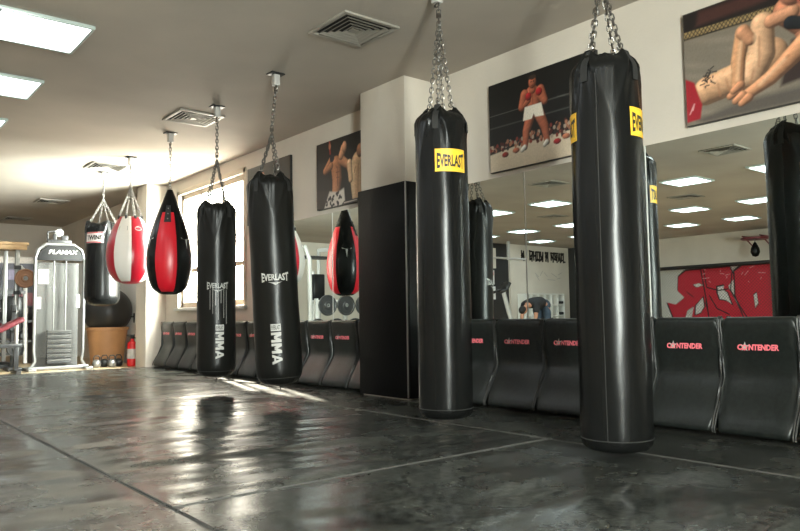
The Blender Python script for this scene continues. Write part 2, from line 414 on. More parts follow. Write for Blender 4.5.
# ------------------------------------------------------------------ wall mats (curved black pads leaning on the wall)
def wall_mat(w):
    t = thing('wall_mat', '', 'wall mat', (0, 0, 0), 0, 'black padded mats along the mirror wall')
    prof = [(-.01, .685), (-.085, .69), (-.104, .675), (-.105, .64), (-.088, .50), (-.074, .40), (-.072, .345), (-.084, .305), (-.135, .215), (-.19, .13), (-.232, .045), (-.228, .022), (-.20, .018), (-.10, .02), (-.02, .18), (-.01, .4)]
    # subdivide the front and puff it slightly
    ny = 14; vs = []; fs = []; n = len(prof)
    for j in range(ny+1):
        v = j/ny
        e = min(j, ny-j)
        for i, (x, z) in enumerate(prof):
            puff = 0.010*math.sqrt(max(0, 1-(2*v-1)**4)) if 2 <= i <= 10 else 0
            sh = .006 if e == 0 else 0
            wr = .0035*noise.noise((v*3, z*6, 2)) if 2 <= i <= 10 and e else 0
            vs.append((x-puff+sh+wr, (v-.5)*w, z-(sh if i < 2 else 0)))
    for j in range(ny):
        for i in range(n):
            a = j*n+i; b = j*n+(i+1) % n; fs.append((a, b, b+n, a+n))
    fs.append(tuple(range(n))[::-1]); fs.append(tuple(ny*n+i for i in range(n)))
    b = MB(); b.add(vs, fs)
    o = b.build('pad_body', M['pad'], t, smooth=60)
    sb = o.modifiers.new('sub', 'SUBSURF'); sb.levels = 1; sb.render_levels = 1
    for s in (-1, 1):
        e = MB(); e.tube([(x-.002, s*(w/2-.001), z) for x, z in prof[1:12]], .0055, 6); e.build('piping', M['pad_edge'], t)
    # emblem on the upper front
    lg = thing_part('emblem', t)
    y0 = 0; zc = .512; xs = -.100
    def put(vs2, fs2, dy, dz, dx, m, nm, lab=None):
        # seen from -X, right on the picture is -Y
        q = raw(nm, [(xs-dx+(.555-(zc+dz+v[1]))*(-.143) - .004*0, -(v[0]+dy), zc+dz+v[1]) for v in vs2], fs2, m, lg)
        if lab: q['label'] = lab
    hw, hh = .118, .020
    a, fcs, wd = text('C', .034, .05, 1.0); put(a, fcs, -.110, 0, .006, M['pink_ink'], 'letter')
    a, fcs, wd = text('NTENDER', .034, .05, .90); put(a, fcs, .034, 0, .006, M['pink_ink'], 'lettering')
    st = [((.030 if k % 2 == 0 else .012)*math.sin(k*PI/5), (.030 if k % 2 == 0 else .012)*math.cos(k*PI/5)) for k in range(10)]
    put(st+[(0, 0)], [(10, (k+1) % 10, k) for k in range(10)], -.079, .003, .007, M['white_ink'], 'star', 'white star')
    oo = [(.017*math.cos(k*PI/8), .016*math.sin(k*PI/8)) for k in range(16)]+[(.010*math.cos(k*PI/8), .009*math.sin(k*PI/8)) for k in range(16)]
    put(oo, [(k, (k+1) % 16, 16+(k+1) % 16, 16+k) for k in range(16)], -.079, -.002, .0085, M['pink_ink'], 'letter')
    return t
def thing_part(name, parent):
    o = bpy.data.objects.new(name, None); col.objects.link(o); o.parent = parent; return o
ORD = ['first', 'second', 'third', 'fourth', 'fifth', 'sixth', 'seventh', 'eighth', 'ninth', 'tenth', 'eleventh', 'twelfth', 'thirteenth', 'fourteenth']
proto = None
ybs = [4.46, 3.985, 3.497, 3.03, 2.595, 2.147, 1.70, 1.25]
slots = [((ybs[i]+ybs[i+1])/2, ybs[i]-ybs[i+1], 'black curved wall mat with pink logo, %s to the right of the black pillar' % ORD[i]) for i in range(7)]
slots += [(5.675 if i == 0 else 5.62+.472*i, .36 if i == 0 else .472, 'black curved wall mat with pink logo, %s to the left of the black pillar' % ORD[i]) for i in range(12)]
for (yc, wd, lab) in slots:
    if proto is None:
        proto = wall_mat(.458); proto.location = (X1-.012, yc, 0); proto['label'] = lab; o = proto
    else: o = dup(proto, (X1-.012, yc, 0), lab)
    o.scale = (1, (wd-.012)/.458, 1)

# ------------------------------------------------------------------ painted prints
def S(r, g, b): return np.array(srgb(r, g, b)[:3])
class Paint:
    def __init__(s, nx, ny, aspect, base):
        s.nx, s.ny, s.asp = nx, ny, aspect
        u, v = np.meshgrid(np.linspace(0, 1, nx), np.linspace(0, 1, ny)); s.u, s.v = u*aspect, v     # work in units of height
        s.c = np.zeros((ny, nx, 3)); s.c[:] = base; s.rng = np.random.default_rng(3)
    def mix(s, a, colr): s.c = s.c*(1-a[..., None])+colr*a[..., None]
    def band(s, f, colr): s.mix(np.clip(f, 0, 1), colr)
    LIT = (-.42, .58, .70)
    def shade(s, nx, ny, k=1):
        nz = np.sqrt(np.clip(1-nx*nx-ny*ny, 0, 1)); l = s.LIT
        d = np.clip(nx*l[0]+ny*l[1]+nz*l[2], 0, 1)
        return (.16+.98*d**1.15+.35*d**14)[..., None]
    def ell(s, c, r, colr, ang=0, soft=.12, lit=None):
        x = s.u-c[0]*s.asp; y = s.v-c[1]; ca, sa = math.cos(ang), math.sin(ang)
        X = (x*ca+y*sa)/r[0]; Y = (-x*sa+y*ca)/r[1]; d = np.sqrt(X*X+Y*Y)
        a = np.clip((1-d)/soft+.5, 0, 1)
        s.mix(a, colr if lit is None else colr*s.shade(np.clip(X, -1, 1)*.95, np.clip(Y, -1, 1)*.95))
    def limb(s, pts, rs, colr, flat=False, soft=.010, lit=None):
        pts = [(p[0]*s.asp, p[1]) for p in pts]
        best = np.full(s.u.shape, 9.); nx = np.zeros(s.u.shape); ny = np.zeros(s.u.shape)
        for i in range(len(pts)-1):
            (x0, y0), (x1, y1) = pts[i], pts[i+1]; dx, dy = x1-x0, y1-y0; L = dx*dx+dy*dy+1e-9
            t = np.clip(((s.u-x0)*dx+(s.v-y0)*dy)/L, 0, 1); px, py = s.u-x0-t*dx, s.v-y0-t*dy
            r = rs[i]+(rs[i+1]-rs[i])*t; d = np.sqrt(px*px+py*py); m = d-r < best
            best = np.where(m, d-r, best); nx = np.where(m, px/r, nx); ny = np.where(m, py/r, ny)
        a = np.clip(-best/soft+.5, 0, 1)
        q = np.maximum(1, np.hypot(nx, ny)/.97); nx, ny = nx/q, ny/q
        tex = 1+.10*np.sin(s.u*37+5*np.sin(s.v*23))*np.sin(s.v*41+3*np.sin(s.u*19))
        s.mix(a, colr if flat else colr*s.shade(nx, ny)*tex[..., None])
    def poly(s, pts, colr, soft=.008):
        P = [(p[0]*s.asp, p[1]) for p in pts]; n = len(P)
        ins = np.zeros(s.u.shape, bool); dist = np.full(s.u.shape, 9.)
        for i in range(n):
            (x0, y0), (x1, y1) = P[i], P[(i+1) % n]
            c = ((y0 > s.v) != (y1 > s.v)) & (s.u < (x1-x0)*(s.v-y0)/((y1-y0) or 1e-9)+x0); ins ^= c
            dx, dy = x1-x0, y1-y0; t = np.clip(((s.u-x0)*dx+(s.v-y0)*dy)/(dx*dx+dy*dy+1e-9), 0, 1)
            dist = np.minimum(dist, np.hypot(s.u-x0-t*dx, s.v-y0-t*dy))
        sd = np.where(ins, dist, -dist); s.mix(np.clip(sd/soft+.5, 0, 1), colr)
    def line(s, pts, r, colr): s.limb(pts, [r]*len(pts), colr, flat=True, soft=.006)
    def noise(s, amp, cell=1):
        n = s.rng.normal(0, amp, s.u.shape); s.c = np.clip(s.c*(1+n[..., None]), 0, 1)
    def mesh(s, name, origin, du, dv, parent=None):
        """grid from origin spanned by du (u 0..1) and dv (v 0..1)"""
        o, du, dv = np.array(origin), np.array(du), np.array(dv)
        uu = (s.u/s.asp)[..., None]; vv = s.v[..., None]
        P = (o+uu*du+vv*dv).reshape(-1, 3); nx, ny = s.nx, s.ny
        fs = [(j*nx+i, j*nx+i+1, (j+1)*nx+i+1, (j+1)*nx+i) for j in range(ny-1) for i in range(nx-1)]
        me = bpy.data.meshes.new(name); me.from_pydata([tuple(p) for p in P], [], fs); me.materials.append(M['print'])
        ca = me.color_attributes.new('ink', 'FLOAT_COLOR', 'POINT')
        rgba = np.concatenate([np.clip(s.c, 0, 1).reshape(-1, 3), np.ones((nx*ny, 1))], 1)
        ca.data.foreach_set('color', rgba.ravel().astype('f4'))
        return link(name, me, parent)

def poster(y_left, z0, label, paint, w=1.05, hh=.73):
    t = thing('wall_poster', label, 'poster', (X1, y_left-w, z0))
    MB().rbox((-.035, 0, 0), (-.002, w, hh)).build('canvas', M['poster_edge'], t, bevel=.002)
    paint.mesh('print', (-.0362, w-.003, .003), (0, -(w-.006), 0), (0, 0, hh-.006), t)
    return t
A = 1.05/.73
# 1: two fighters grappling on a grey canvas
p = Paint(190, 132, A, S(128, 118, 104))
p.band((p.v-.0)*0+1, S(126, 117, 104))
st = .5+.5*np.sin(p.v*60+6*np.sin(p.u*3)); p.c *= (.86+.2*st*np.sin(p.u*5+p.v*9)**2)[..., None]
p.poly([(0, .80), (1, .78), (1, 1), (0, 1)], S(30, 25, 24))
p.poly([(.08, .86), (.5, .88), (.5, .97), (.1, .98)], S(66, 40, 36), .04)
p.poly([(0, .765), (1, .735), (1, .80), (0, .835)], S(150, 128, 88))
for k in range(60):
    u0 = k/40; p.line([(u0, .77), (u0+.03, .83)], .004, S(50, 42, 34)); p.line([(u0+.03, .77), (u0, .83)], .004, S(50, 42, 34))
p.poly([(0, .765), (1, .735), (1, .75), (0, .78)], S(34, 30, 28))
SK = S(222, 172, 132)
p.poly([(.06, .04), (.3, .10), (.75, .12), (1, .2), (1, .0), (.1, .0)], S(84, 78, 72), .05)
p.poly([(.55, .15), (1, .25), (1, .6), (.62, .5)], S(46, 34, 32), .03)
p.limb([(.62, .74), (.74, .62), (.78, .45)], [.13, .17, .16], S(196, 128, 98))          # upper fighter's back
p.limb([(.13, .27), (.30, .31), (.50, .42)], [.125, .13, .15], SK, lit=(-.3, .75))      # lying torso
p.limb([(.47, .70), (.455, .45), (.40, .30)], [.095, .115, .10], S(226, 178, 140))       # thigh
p.limb([(.36, .68), (.325, .45), (.315, .18)], [.065, .062, .05], S(212, 156, 114), lit=(-.7, .3))  # forearm
p.limb([(.36, .68), (.40, .60)], [.06, .05], S(206, 148, 112))
p.limb([(.70, .46), (.50, .24), (.335, .13)], [.085, .062, .042], S(204, 146, 108))
p.limb([(.52, .70), (.63, .72)], [.06, .06], S(210, 150, 116))
for (x, y) in ((.27, .17), (.30, .12), (.335, .09), (.29, .21)): p.limb([(x, y), (x+.04, y+.035)], [.03, .04], S(200, 140, 104))
for (a, b, rr) in (((.20, .30), (.21, .20), .006), ((.25, .33), (.265, .23), .006), ((.36, .58), (.335, .30), .008), ((.45, .60), (.44, .36), .008), ((.60, .38), (.46, .22), .007), ((.41, .34), (.39, .24), .007)): p.limb([a, b], [rr*.4, rr*.4], S(158, 108, 78), flat=True, soft=.03)
for (a, b, rr) in (((.345, .60), (.315, .30), .008), ((.43, .62), (.425, .42), .014), ((.58, .36), (.44, .21), .008), ((.16, .34), (.28, .385), .010)): p.limb([a, b], [rr*.3, rr*.3], S(238, 196, 158), flat=True, soft=.05)
p.ell((.64, .90), (.11, .13), S(206, 138, 110), lit=1); p.ell((.70, .80), (.06, .05), S(150, 86, 70))
p.limb([(.62, .64), (.70, .60)], [.055, .05], S(28, 34, 40)); p.ell((.72, .70), (.05, .05), S(26, 26, 30))
p.poly([(0, .42), (.055, .37), (.10, .16), (.085, .04), (.0, .03)], S(150, 26, 38), .015)
p.line([(.02, .1), (.05, .18), (.04, .13)], .006, S(210, 150, 150))
for k in range(26): 
    x = .115+.06*p.rng.random(); y = .25+(x-.1)*1.3+.14*p.rng.random()
    p.line([(x, y), (x+.014*p.rng.normal(), y+.02*p.rng.normal())], .0055, S(40, 36, 34))
p.poly([(.85, .1), (1, .1), (1, .45), (.9, .4)], S(60, 40, 36), .03)
p.noise(.05)
poster(2.34, 1.893, 'large poster of two bare-chested fighters grappling on a grey canvas, top right', p)
# 2: a plain boxer on guard in a dark ring
p = Paint(170, 118, A, S(18, 18, 17))
p.poly([(0, 0), (1, 0), (1, .27), (.3, .245), (0, .20)], S(206, 190, 166), .01)
for k in range(170):
    x = p.rng.random(); y = .22+.17*p.rng.random()*(.4+.8*x)
    cc = [S(150, 60, 50), S(190, 130, 100), S(90, 40, 36), S(60, 50, 48), S(200, 180, 160)][k % 5]
    p.ell((x, y), (.018, .022), cc*.7)
for (a, b) in (((.0, .641), (1, .636)), ((.0, .50), (1, .499))): p.line([a, b], .004, S(92, 92, 88))
SKN = S(196, 112, 82)
p.limb([(.42, .53), (.375, .37), (.36, .20)], [.068, .052, .035], SKN)
p.limb([(.50, .53), (.55, .37), (.57, .20)], [.068, .052, .035], SKN*.9)
p.limb([(.355, .20), (.33, .175)], [.03, .025], S(230, 225, 215)); p.limb([(.565, .20), (.545, .175)], [.03, .025], S(230, 225, 215))
p.limb([(.45, .60), (.44, .74)], [.082, .108], SKN)
p.limb([(.445, .80), (.445, .86)], [.045, .04], SKN)
p.line([(.444, .77), (.447, .60)], .004, S(110, 58, 42))
p.limb([(.365, .775), (.335, .645), (.40, .70)], [.054, .045, .04], SKN); p.limb([(.52, .775), (.555, .645), (.51, .72)], [.054, .045, .04], SKN*.92)
p.ell((.445, .885), (.052, .070), SKN, lit=1); p.ell((.445, .938), (.053, .026), S(58, 42, 36))
for q in (.43, .453): p.line([(q, .892), (q+.008, .892)], .006, S(30, 20, 18))
p.line([(.438, .85), (.450, .85)], .005, S(90, 40, 36))
p.ell((.405, .74), (.045, .045), S(176, 34, 40), lit=1); p.ell((.505, .76), (.045, .045), S(176, 34, 40), lit=1)
p.poly([(.365, .635), (.525, .635), (.545, .49), (.465, .50), (.45, .54), (.43, .49), (.345, .49)], S(240, 232, 216))
for (x, y, cc) in ((.16, .17, S(150, 44, 40)), (.27, .19, S(188, 110, 80)), (.66, .18, S(170, 40, 44)), (.74, .21, S(190, 116, 84)), (.85, .2, S(150, 44, 40))): p.ell((x, y), (.05, .03), cc, lit=1)
p.noise(.06)
poster(4.06, 1.875, 'dark boxing poster with one standing boxer in white trunks, between the two nearest bags', p)
# 3: bald fighter with a raised glove and a second fighter's back
p = Paint(150, 104, A, S(20, 17, 16))
p.poly([(0, .0), (.5, 0), (.5, .2), (0, .3)], S(44, 36, 30), .05)
p.limb([(.36, .62), (.38, .40), (.36, .22)], [.13, .12, .10], S(176, 116, 80), lit=(.5, .5))
p.limb([(.26, .62), (.16, .56), (.27, .72)], [.07, .055, .045], S(178, 118, 84))
p.limb([(.46, .66), (.58, .56), (.62, .44)], [.08, .06, .05], S(186, 124, 88))
p.ell((.29, .73), (.06, .06), S(36, 38, 44)); p.limb([(.26, .80), (.25, .98)], [.018, .018], S(180, 60, 50)); p.ell((.25, .92), (.03, .05), S(190, 120, 90))
p.limb([(.45, .72), (.50, .82)], [.06, .075], S(196, 140, 104), lit=(.5, .6)); p.ell((.515, .84), (.06, .085), S(206, 150, 116), lit=1)
p.poly([(.14, .0), (.52, .0), (.5, .24), (.40, .20), (.24, .24)], S(190, 182, 172), .03)
for k in range(22): p.ell((.16+.32*p.rng.random(), .2*p.rng.random()), (.03, .02), S(40, 34, 34), ang=k)
p.limb([(.76, .10), (.74, .40), (.75, .56)], [.17, .19, .16], S(224, 188, 148), lit=(-.8, .3)); p.limb([(.60, .58), (.62, .34)], [.06, .05], S(214, 174, 134))
for (a, b) in (((.75, .54), (.74, .14)), ((.70, .50), (.68, .42)), ((.80, .50), (.83, .42))): p.line([a, b], .008, S(160, 120, 92))
for (a, b) in (((.36, .60), (.38, .56)), ((.36, .50), (.42, .50)), ((.37, .42), (.42, .42)), ((.39, .58), (.385, .30))): p.line([a, b], .007, S(96, 56, 40))
p.ell((.78, .72), (.08, .10), S(190, 140, 110), lit=1); p.poly([(.45, .0), (1, .0), (1, .06), (.5, .05)], S(26, 22, 22))
a, fcs, wd = None, None, None
p.line([(.50, .025), (.72, .03)], .008, S(170, 160, 150))
p.noise(.05)
poster(6.69, 1.893, 'poster of a bald shirtless fighter with raised fist, left of the white pillar', p)
# 4: dark portrait poster mostly hidden behind a bag
p = Paint(120, 84, A, S(24, 20, 18))
p.limb([(.30, .2), (.34, .5)], [.2, .16], S(140, 84, 58)); p.ell((.36, .77), (.10, .14), S(182, 116, 84), lit=1); p.poly([(.27, .86), (.46, .86), (.44, .95), (.29, .95)], S(30, 22, 20))
p.ell((.80, .3), (.1, .2), S(70, 54, 44)); p.noise(.05)
poster(8.335, 1.90, 'dark portrait poster mostly hidden behind the heavy bag with white lettering, beside the window', p, w=1.07)

# ------------------------------------------------------------------ hanging bags
def mount(x, y, label, k=1):
    t = thing('ceiling_mount', label, 'mount', (x, y, HC-.16*k), 0, 'ceiling mounts for the bags'); t.scale = (1, 1, k)
    MB().box((0, 0, .154), (.13, .10, .012)).build('plate', M['dark_metal'], t, bevel=.002)
    MB().box((0, 0, .10), (.055, .055, .10)).build('post', M['white_metal'], t, bevel=.004)
    MB().ring((0, 0, .028), (1, 0, 0), .022, .006).build('hook', M['steel'], t)
    return t

class Bag:
    """vinyl cylinder hung on chains; phi 0 faces the camera, positive to the right as seen from it"""
    def __init__(s, x, y, zb, zt, R, conv, label, group, folds=1.0, strap0=45, round_b=.06, material='vinyl', hem=True, top_taper=.74, strands=4, chain_scale=1, lean=0, short=False, off=0, at=None):
        s.x, s.y, s.R, s.H, s.zb = x, y, R, zt-zb, zb
        v = Vector((x, y, 0)).normalized(); s.c = -v; s.r = Vector((v.y, -v.x, 0))
        s.folds = folds; s.strap0 = R_(strap0); s.rb = round_b; s.tt = top_taper; s.ns = strands
        s.t = thing('heavy_bag', label, 'punching bag', (x, y, zb), 0, group)
        s.m = M[material]
        s.mx, s.my = at or (x, y); s.off = off; s.top_z = HC-(.09 if short else .15); s.seed = x*3+y; s.lean = Matrix.Rotation(R_(lean), 3, s.c) if lean else Matrix.Identity(3)
        s.t.rotation_euler = s.lean.to_euler()
        s.body(); s.hang(conv-zb, chain_scale)
        if hem: s.hem()
    def rad(s, ph, z):
        H, R = s.H, s.R; d = H-z
        r = R*(1+.010*noise.noise((math.cos(ph)*.8, math.sin(ph)*.8, z*2.2+s.seed))+.012*math.sin(z*2.4+s.seed))
        if z < s.rb:                                       # rounded foot
            q = 1-z/s.rb; r -= s.rb*(1-math.sqrt(max(0, 1-q*q)))*.75
        if d < .10:
            q = 1-d/.10; r *= 1-(1-s.tt)*q*q
        # V-shaped creases that run down from each strap
        a = 0
        for k in range(s.ns):
            dp = (ph-s.strap0-k*2*PI/s.ns+PI) % (2*PI)-PI
            sp = .12+d*1.9/(R*6)
            a += math.exp(-((abs(dp)-sp)/.085)**2)*.016*math.exp(-d/.13) - math.exp(-(dp/.16)**2)*.012*math.exp(-d/.09)
            a -= math.exp(-((abs(dp)-sp*.55)/.06)**2)*.011*math.exp(-d/.16)
        a += .0022*noise.noise((math.cos(ph)*2.2+s.seed, math.sin(ph)*2.2, z*5))
        a += .005*math.exp(-d/.10)*math.sin(17*ph+3*math.sin(5*ph)+d*9)
        # pinching near the foot seam
        if z < .14: a += .0025*math.sin(31*ph+4*math.sin(3*ph))*math.exp(-z/.05)
        return r+a*s.folds
    def top(s, ph):
        a = 0
        for k in range(s.ns):
            dp = (ph-s.strap0-k*2*PI/s.ns+PI) % (2*PI)-PI
            a += math.exp(-(dp/.30)**2)
        return .034*a*s.folds+.006*math.sin(9*ph+1)*s.folds
    def P(s, ph, r, z): return s.c*(math.cos(ph)*r)+s.r*(math.sin(ph)*r)+Vector((0, 0, z))
    def body(s):
        n = 112; H = s.H
        zs = [0.0, .004, .012, .025, .045, .07, .10, .14]
        zs = [z for z in zs]+list(np.linspace(.18, H-.36, 26))+list(np.linspace(H-.33, H-.012, 30))
        rings = []
        for z in zs: rings.append([s.P(2*PI*j/n, s.rad(2*PI*j/n, z), z) for j in range(n)])
        for q, dz in ((1.0, 0.0), (.97, .008), (.90, -.004), (.70, -.022), (.35, -.035)):
            rings.append([s.P(2*PI*j/n, s.rad(2*PI*j/n, H)*q, H+(s.top(2*PI*j/n)+dz)*(1 if q > .8 else .4)-.02) for j in range(n)])
        # blend the scalloped rim into the last rings below it
        for kk in range(1, 9):
            ring = rings[len(zs)-kk]
            for j in range(n): ring[j] = ring[j]+Vector((0, 0, max(-.012, s.top(2*PI*j/n)-.02)*(1-(kk-1)/8)**2))
        # convex underside
        under = []
        r0 = s.rad
        for q in (.3, .62, .86): under.append([s.P(2*PI*j/n, r0(2*PI*j/n, 0)*q, -.018*(1-q*q)) for j in range(n)])
        rings = under+rings
        vs = [v for g in rings for v in g]; fs = []
        for i in range(len(rings)-1):
            for j in range(n):
                j2 = (j+1) % n; fs.append((i*n+j, i*n+j2, (i+1)*n+j2, (i+1)*n+j))
        fs.append(tuple(range(n))[::-1]); fs.append(tuple((len(rings)-1)*n+j for j in range(n)))
        b = MB(); b.add(vs, fs); b.build('bag_body', s.m, s.t, smooth=75)
    def hem(s):
        b = MB(); n = 64
        z = .058
        b.tube([s.P(2*PI*j/n, s.rad(2*PI*j/n, z)+.0005, z) for j in range(n)], .0028, 5, closed=True)
        b.build('bottom_seam', M['pad_edge'], s.t)
    def seam(s, deg, z0=.06, z1=None):
        z1 = z1 or s.H-.12; b = MB(); ph = R_(deg)
        b.tube([s.P(ph, s.rad(ph, z)+.0003, z) for z in np.linspace(z0, z1, 40)], .0022, 5); b.build('side_seam', M['pad_edge'], s.t)
    def hang(s, conv, cs):
        H = s.H; top = Vector((0, 0, conv))+s.r*s.off
        sw = MB(); sw.ring(top, s.r, .020*cs, .0055); sw.box(top+Vector((0, 0, .038)), (.024, .024, .03)); sw.build('swivel', M['steel'], s.t)
        lk = MB(); ceil = s.top_z-s.zb
        if ceil-conv > .07: lk.chain(top+Vector((0, 0, .045)), s.lean.inverted() @ Vector((s.mx-s.x, s.my-s.y, ceil+.012)), .034*cs, .046*cs, .013*cs); lk.build('hanging_chain', M['steel'], s.t)
        for k in range(s.ns):
            ph = s.strap0+k*2*PI/s.ns
            path = [(s.rad(ph, z)+.003, z) for z in np.linspace(H-.15, H-.015, 8)]
            rr = path[-1][0]; path += [(rr-.010, H+.012), (rr-.035, H+.030)]
            vs = []; fs = []
            for i, (r, z) in enumerate(path):
                for e in (-1, 1):
                    for dd in (0, .004):
                        q = s.P(ph, r+dd, z)+(s.r*math.cos(ph)-s.c*math.sin(ph))*(e*.019); vs.append(q)
            for i in range(len(path)-1):
                a = i*4; fs += [(a+1, a+3, a+7, a+5), (a, a+4, a+6, a+2), (a, a+1, a+5, a+4), (a+2, a+6, a+7, a+3)]
            b = MB(); b.add(vs, fs); st = b.build('strap', M['webbing'], s.t)
            rc = s.P(ph, rr-.042, H+.042)
            rg = MB(); rg.ring(rc, s.r*math.cos(ph)-s.c*math.sin(ph), .016*cs, .004); rg.build('ring', M['steel'], st)
            b = MB(); b.chain(rc, top, .031*cs, .041*cs, .0115*cs, .0038*cs, phase=k); b.build('chain_strand', M['steel'], s.t)
    @staticmethod
    def fine(vs, fs, n=6):
        V = []; F = []
        for f in fs:
            if len(f) != 4: o = len(V); V += [vs[i] for i in f]; F.append(tuple(range(o, o+len(f)))); continue
            a, b, c, d = [vs[i] for i in f]; o = len(V)
            for j in range(n+1):
                for i in range(n+1):
                    u, v = i/n, j/n
                    V.append(tuple((a[k]*(1-u)+b[k]*u)*(1-v)+(d[k]*(1-u)+c[k]*u)*v for k in (0, 1)))
            for j in range(n):
                for i in range(n): q = o+j*(n+1)+i; F.append((q, q+1, q+n+2, q+n+1))
        return V, F
    def wrap(s, name, vs, fs, deg, z, m, off=.0018, rot=0, parent=None, label=None):
        vs, fs = s.fine(vs, fs) if name in ('sport_lettering', 'maker_block') else (vs, fs)
        ph0 = R_(deg); out = []
        ca, sa = math.cos(R_(rot)), math.sin(R_(rot))
        for (x, y) in vs:
            X, Y = x*ca-y*sa, x*sa+y*ca
            ph = ph0+X/s.R; zz = z+Y; out.append(s.P(ph, s.rad(ph, zz)+off, zz))
        o = raw(name, out, fs, m, parent or s.t)
        if label: o['label'] = label
        return o
    def patch(s, w, h, deg, z, m, off=.0012, parent=None, name='label_patch', label=None):
        n, k = 16, 5; vs = [((i/n-.5)*w, (j/k-.5)*h) for j in range(k+1) for i in range(n+1)]
        fs = [(j*(n+1)+i, j*(n+1)+i+1, (j+1)*(n+1)+i+1, (j+1)*(n+1)+i) for j in range(k) for i in range(n)]
        return s.wrap(name, vs, fs, deg, z, m, off, parent=parent, label=label)

def yellow_label(b, deg, z, w=.215, h=.145):
    p = b.patch(w, h, deg, z, M['yellow'], label='yellow rectangular patch')
    a, f, wd = text('EVERLAST', .055, .035, .62)
    # tall first letter, arched lettering
    mx = max(abs(v[0]) for v in a); k = (w*.44)/mx
    a = [(x*k, y*(1.35+.55*(abs(x)/mx)**2)-.004) for x, y in a]
    b.wrap('lettering', a, f, deg, z, M['black_ink'], .0026, parent=p)
    e = w*.47; g = h*.46; th = .003
    for (x0, x1, y0, y1) in ((-e, e, g-th, g), (-e, e, -g, -g+th), (-e, -e+th, -g, g), (e-th, e, -g, g)):
        n = 12; vs = [(x0+(x1-x0)*i/n, y) for y in (y0, y1) for i in range(n+1)]; fs = [(i, i+1, n+2+i, n+1+i) for i in range(n)]
        b.wrap('border', vs, fs, deg, z, M['orange'], .0022, parent=p)

def rect(x0, x1, y0, y1): return [(x0, y0), (x1, y0), (x1, y1), (x0, y1)], [(0, 1, 2, 3)]
def block_letters(word, h, w, gap, th):
    vs = []; fs = []
    def quad(*q): o = len(vs); vs.extend(q); fs.append((o, o+1, o+2, o+3))
    x = 0
    for ch in word:
        if ch == 'M':
            quad((x, 0), (x+th, 0), (x+th, h), (x, h)); quad((x+w-th, 0), (x+w, 0), (x+w, h), (x+w-th, h))
            quad((x+w/2-th*.5, h*.28), (x+w/2+th*.5, h*.28), (x+th*1.15, h), (x, h)); quad((x+w/2-th*.5, h*.28), (x+w/2+th*.5, h*.28), (x+w, h), (x+w-th*1.15, h))
        else:
            quad((x, 0), (x+th*1.05, 0), (x+w/2+th*.35, h), (x+w/2-th*.45, h)); quad((x+w-th*1.05, 0), (x+w, 0), (x+w/2+th*.45, h), (x+w/2-th*.35, h)); quad((x+w*.2, h*.2), (x+w*.8, h*.2), (x+w*.74, h*.38), (x+w*.26, h*.38))
        x += w+gap
    W = x-gap
    return [(a-W/2, b-h/2) for a, b in vs], fs, W
def mma_logo(b, deg, z, h=.335, w=.082):
    a, f, wd = block_letters('MMA', w, h*.245, h*.025, w*.26)
    b.wrap('sport_lettering', [(x+h*.10, y) for x, y in a], f, deg, z, M['white_ink'], .002, rot=-90)
    v, f = rect(-h*.5, -h*.33, -w*.5, w*.5); b.wrap('maker_block', v, f, deg, z, M['white_ink'], .0018, rot=-90)
    a, f, wd = text('EVERLAST', .030, .02, .52)
    kk = w*.86/wd
    b.wrap('maker_lettering', [(x*kk, y*1.2+h*.415) for x, y in a], f, deg, z, M['black_ink'], .0030)
def chest_logo(b, deg, z, w=.23, hh=.085, mk='white_ink'):
    a, f, wd = text('EVERLAST', hh*.62, .03, .62); mx = wd/2; k = (w/2)/mx
    a = [(x*k, y*(1+.55*(abs(x)/mx)**3)) for x, y in a]
    b.wrap('chest_lettering', a, f, deg, z, M[mk], .002)
    v = [(-w*.26, -hh*.44), (w*.26, -hh*.44), (w*.10, -hh*.62), (0, -hh*.78), (-w*.10, -hh*.62), (0, -hh*.55)]
    b.wrap('chevron', v, [(0, 4, 3, 5), (1, 5, 3, 2), (0, 5, 1)], deg, z, M[mk], .002)

G1 = 'black heavy bags'
b4 = Bag(3.14, 2.16, .045, 2.03, .1775, 2.47, 'nearest and largest black heavy bag with two yellow patches near its top', G1, strap0=-34, short=True)
yellow_label(b4, 75, 1.675-.055); yellow_label(b4, -88, 1.675-.055); b4.seam(-14)
b3 = Bag(3.148, 3.425, .080, 2.05, .1715, 2.66, 'second nearest black heavy bag, one yellow patch facing the camera, beside the black pillar', G1, strap0=-12, top_taper=.62, short=True)
yellow_label(b3, 22, 1.70-.083, .215, .145); b3.seam(-70)
b2 = Bag(3.091, 5.432, .165, 1.94, .196, 2.31, 'black heavy bag with crisp white lettering, in front of the small mirror', G1, folds=1.15, strap0=-35, round_b=.13, material='vinyl_soft', top_taper=.70, lean=2.9, off=.045, at=(3.068, 5.45))
chest_logo(b2, 2, 1.06-.165); mma_logo(b2, -3, .505-.165)
b1 = Bag(3.08, 6.66, .16, 1.86, .188, 2.30, 'black heavy bag silhouetted against the bright window', G1, folds=1.1, strap0=-50, round_b=.12, material='vinyl_soft', top_taper=.82)
chest_logo(b1, 4, 1.04-.16, .21, .08, 'grey_ink'); mma_logo(b1, 10, .50-.16, .33, .08)
for k in range(7):
    x = -.075+.026*k; h0 = [.16, .20, .12, .26, .10, .24, .3][k]
    v, f = rect(x, x+.004, -.05-h0, -.02+.05*(k % 2)); b1.wrap('stripe', v, f, 4, 1.02-.16, M['grey_ink'], .002)
for b, off in ((b2, 0), (b1, 0)):                        # eye under the foot
    q = MB(); q.ring((0, 0, -.034), b.r, .016, .005); q.build('foot_ring', M['dark_metal'], b.t)
tw = Bag(3.17, 10.60, .94, 2.10, .235, 2.45, 'short wide black bag with white patch, farthest in the hanging row', G1, folds=1.1, strap0=20, round_b=.13, top_taper=.92, hem=False)
pt = tw.patch(.27, .15, -30, 1.88-.94, M['pale_patch'], label='white patch with red border')
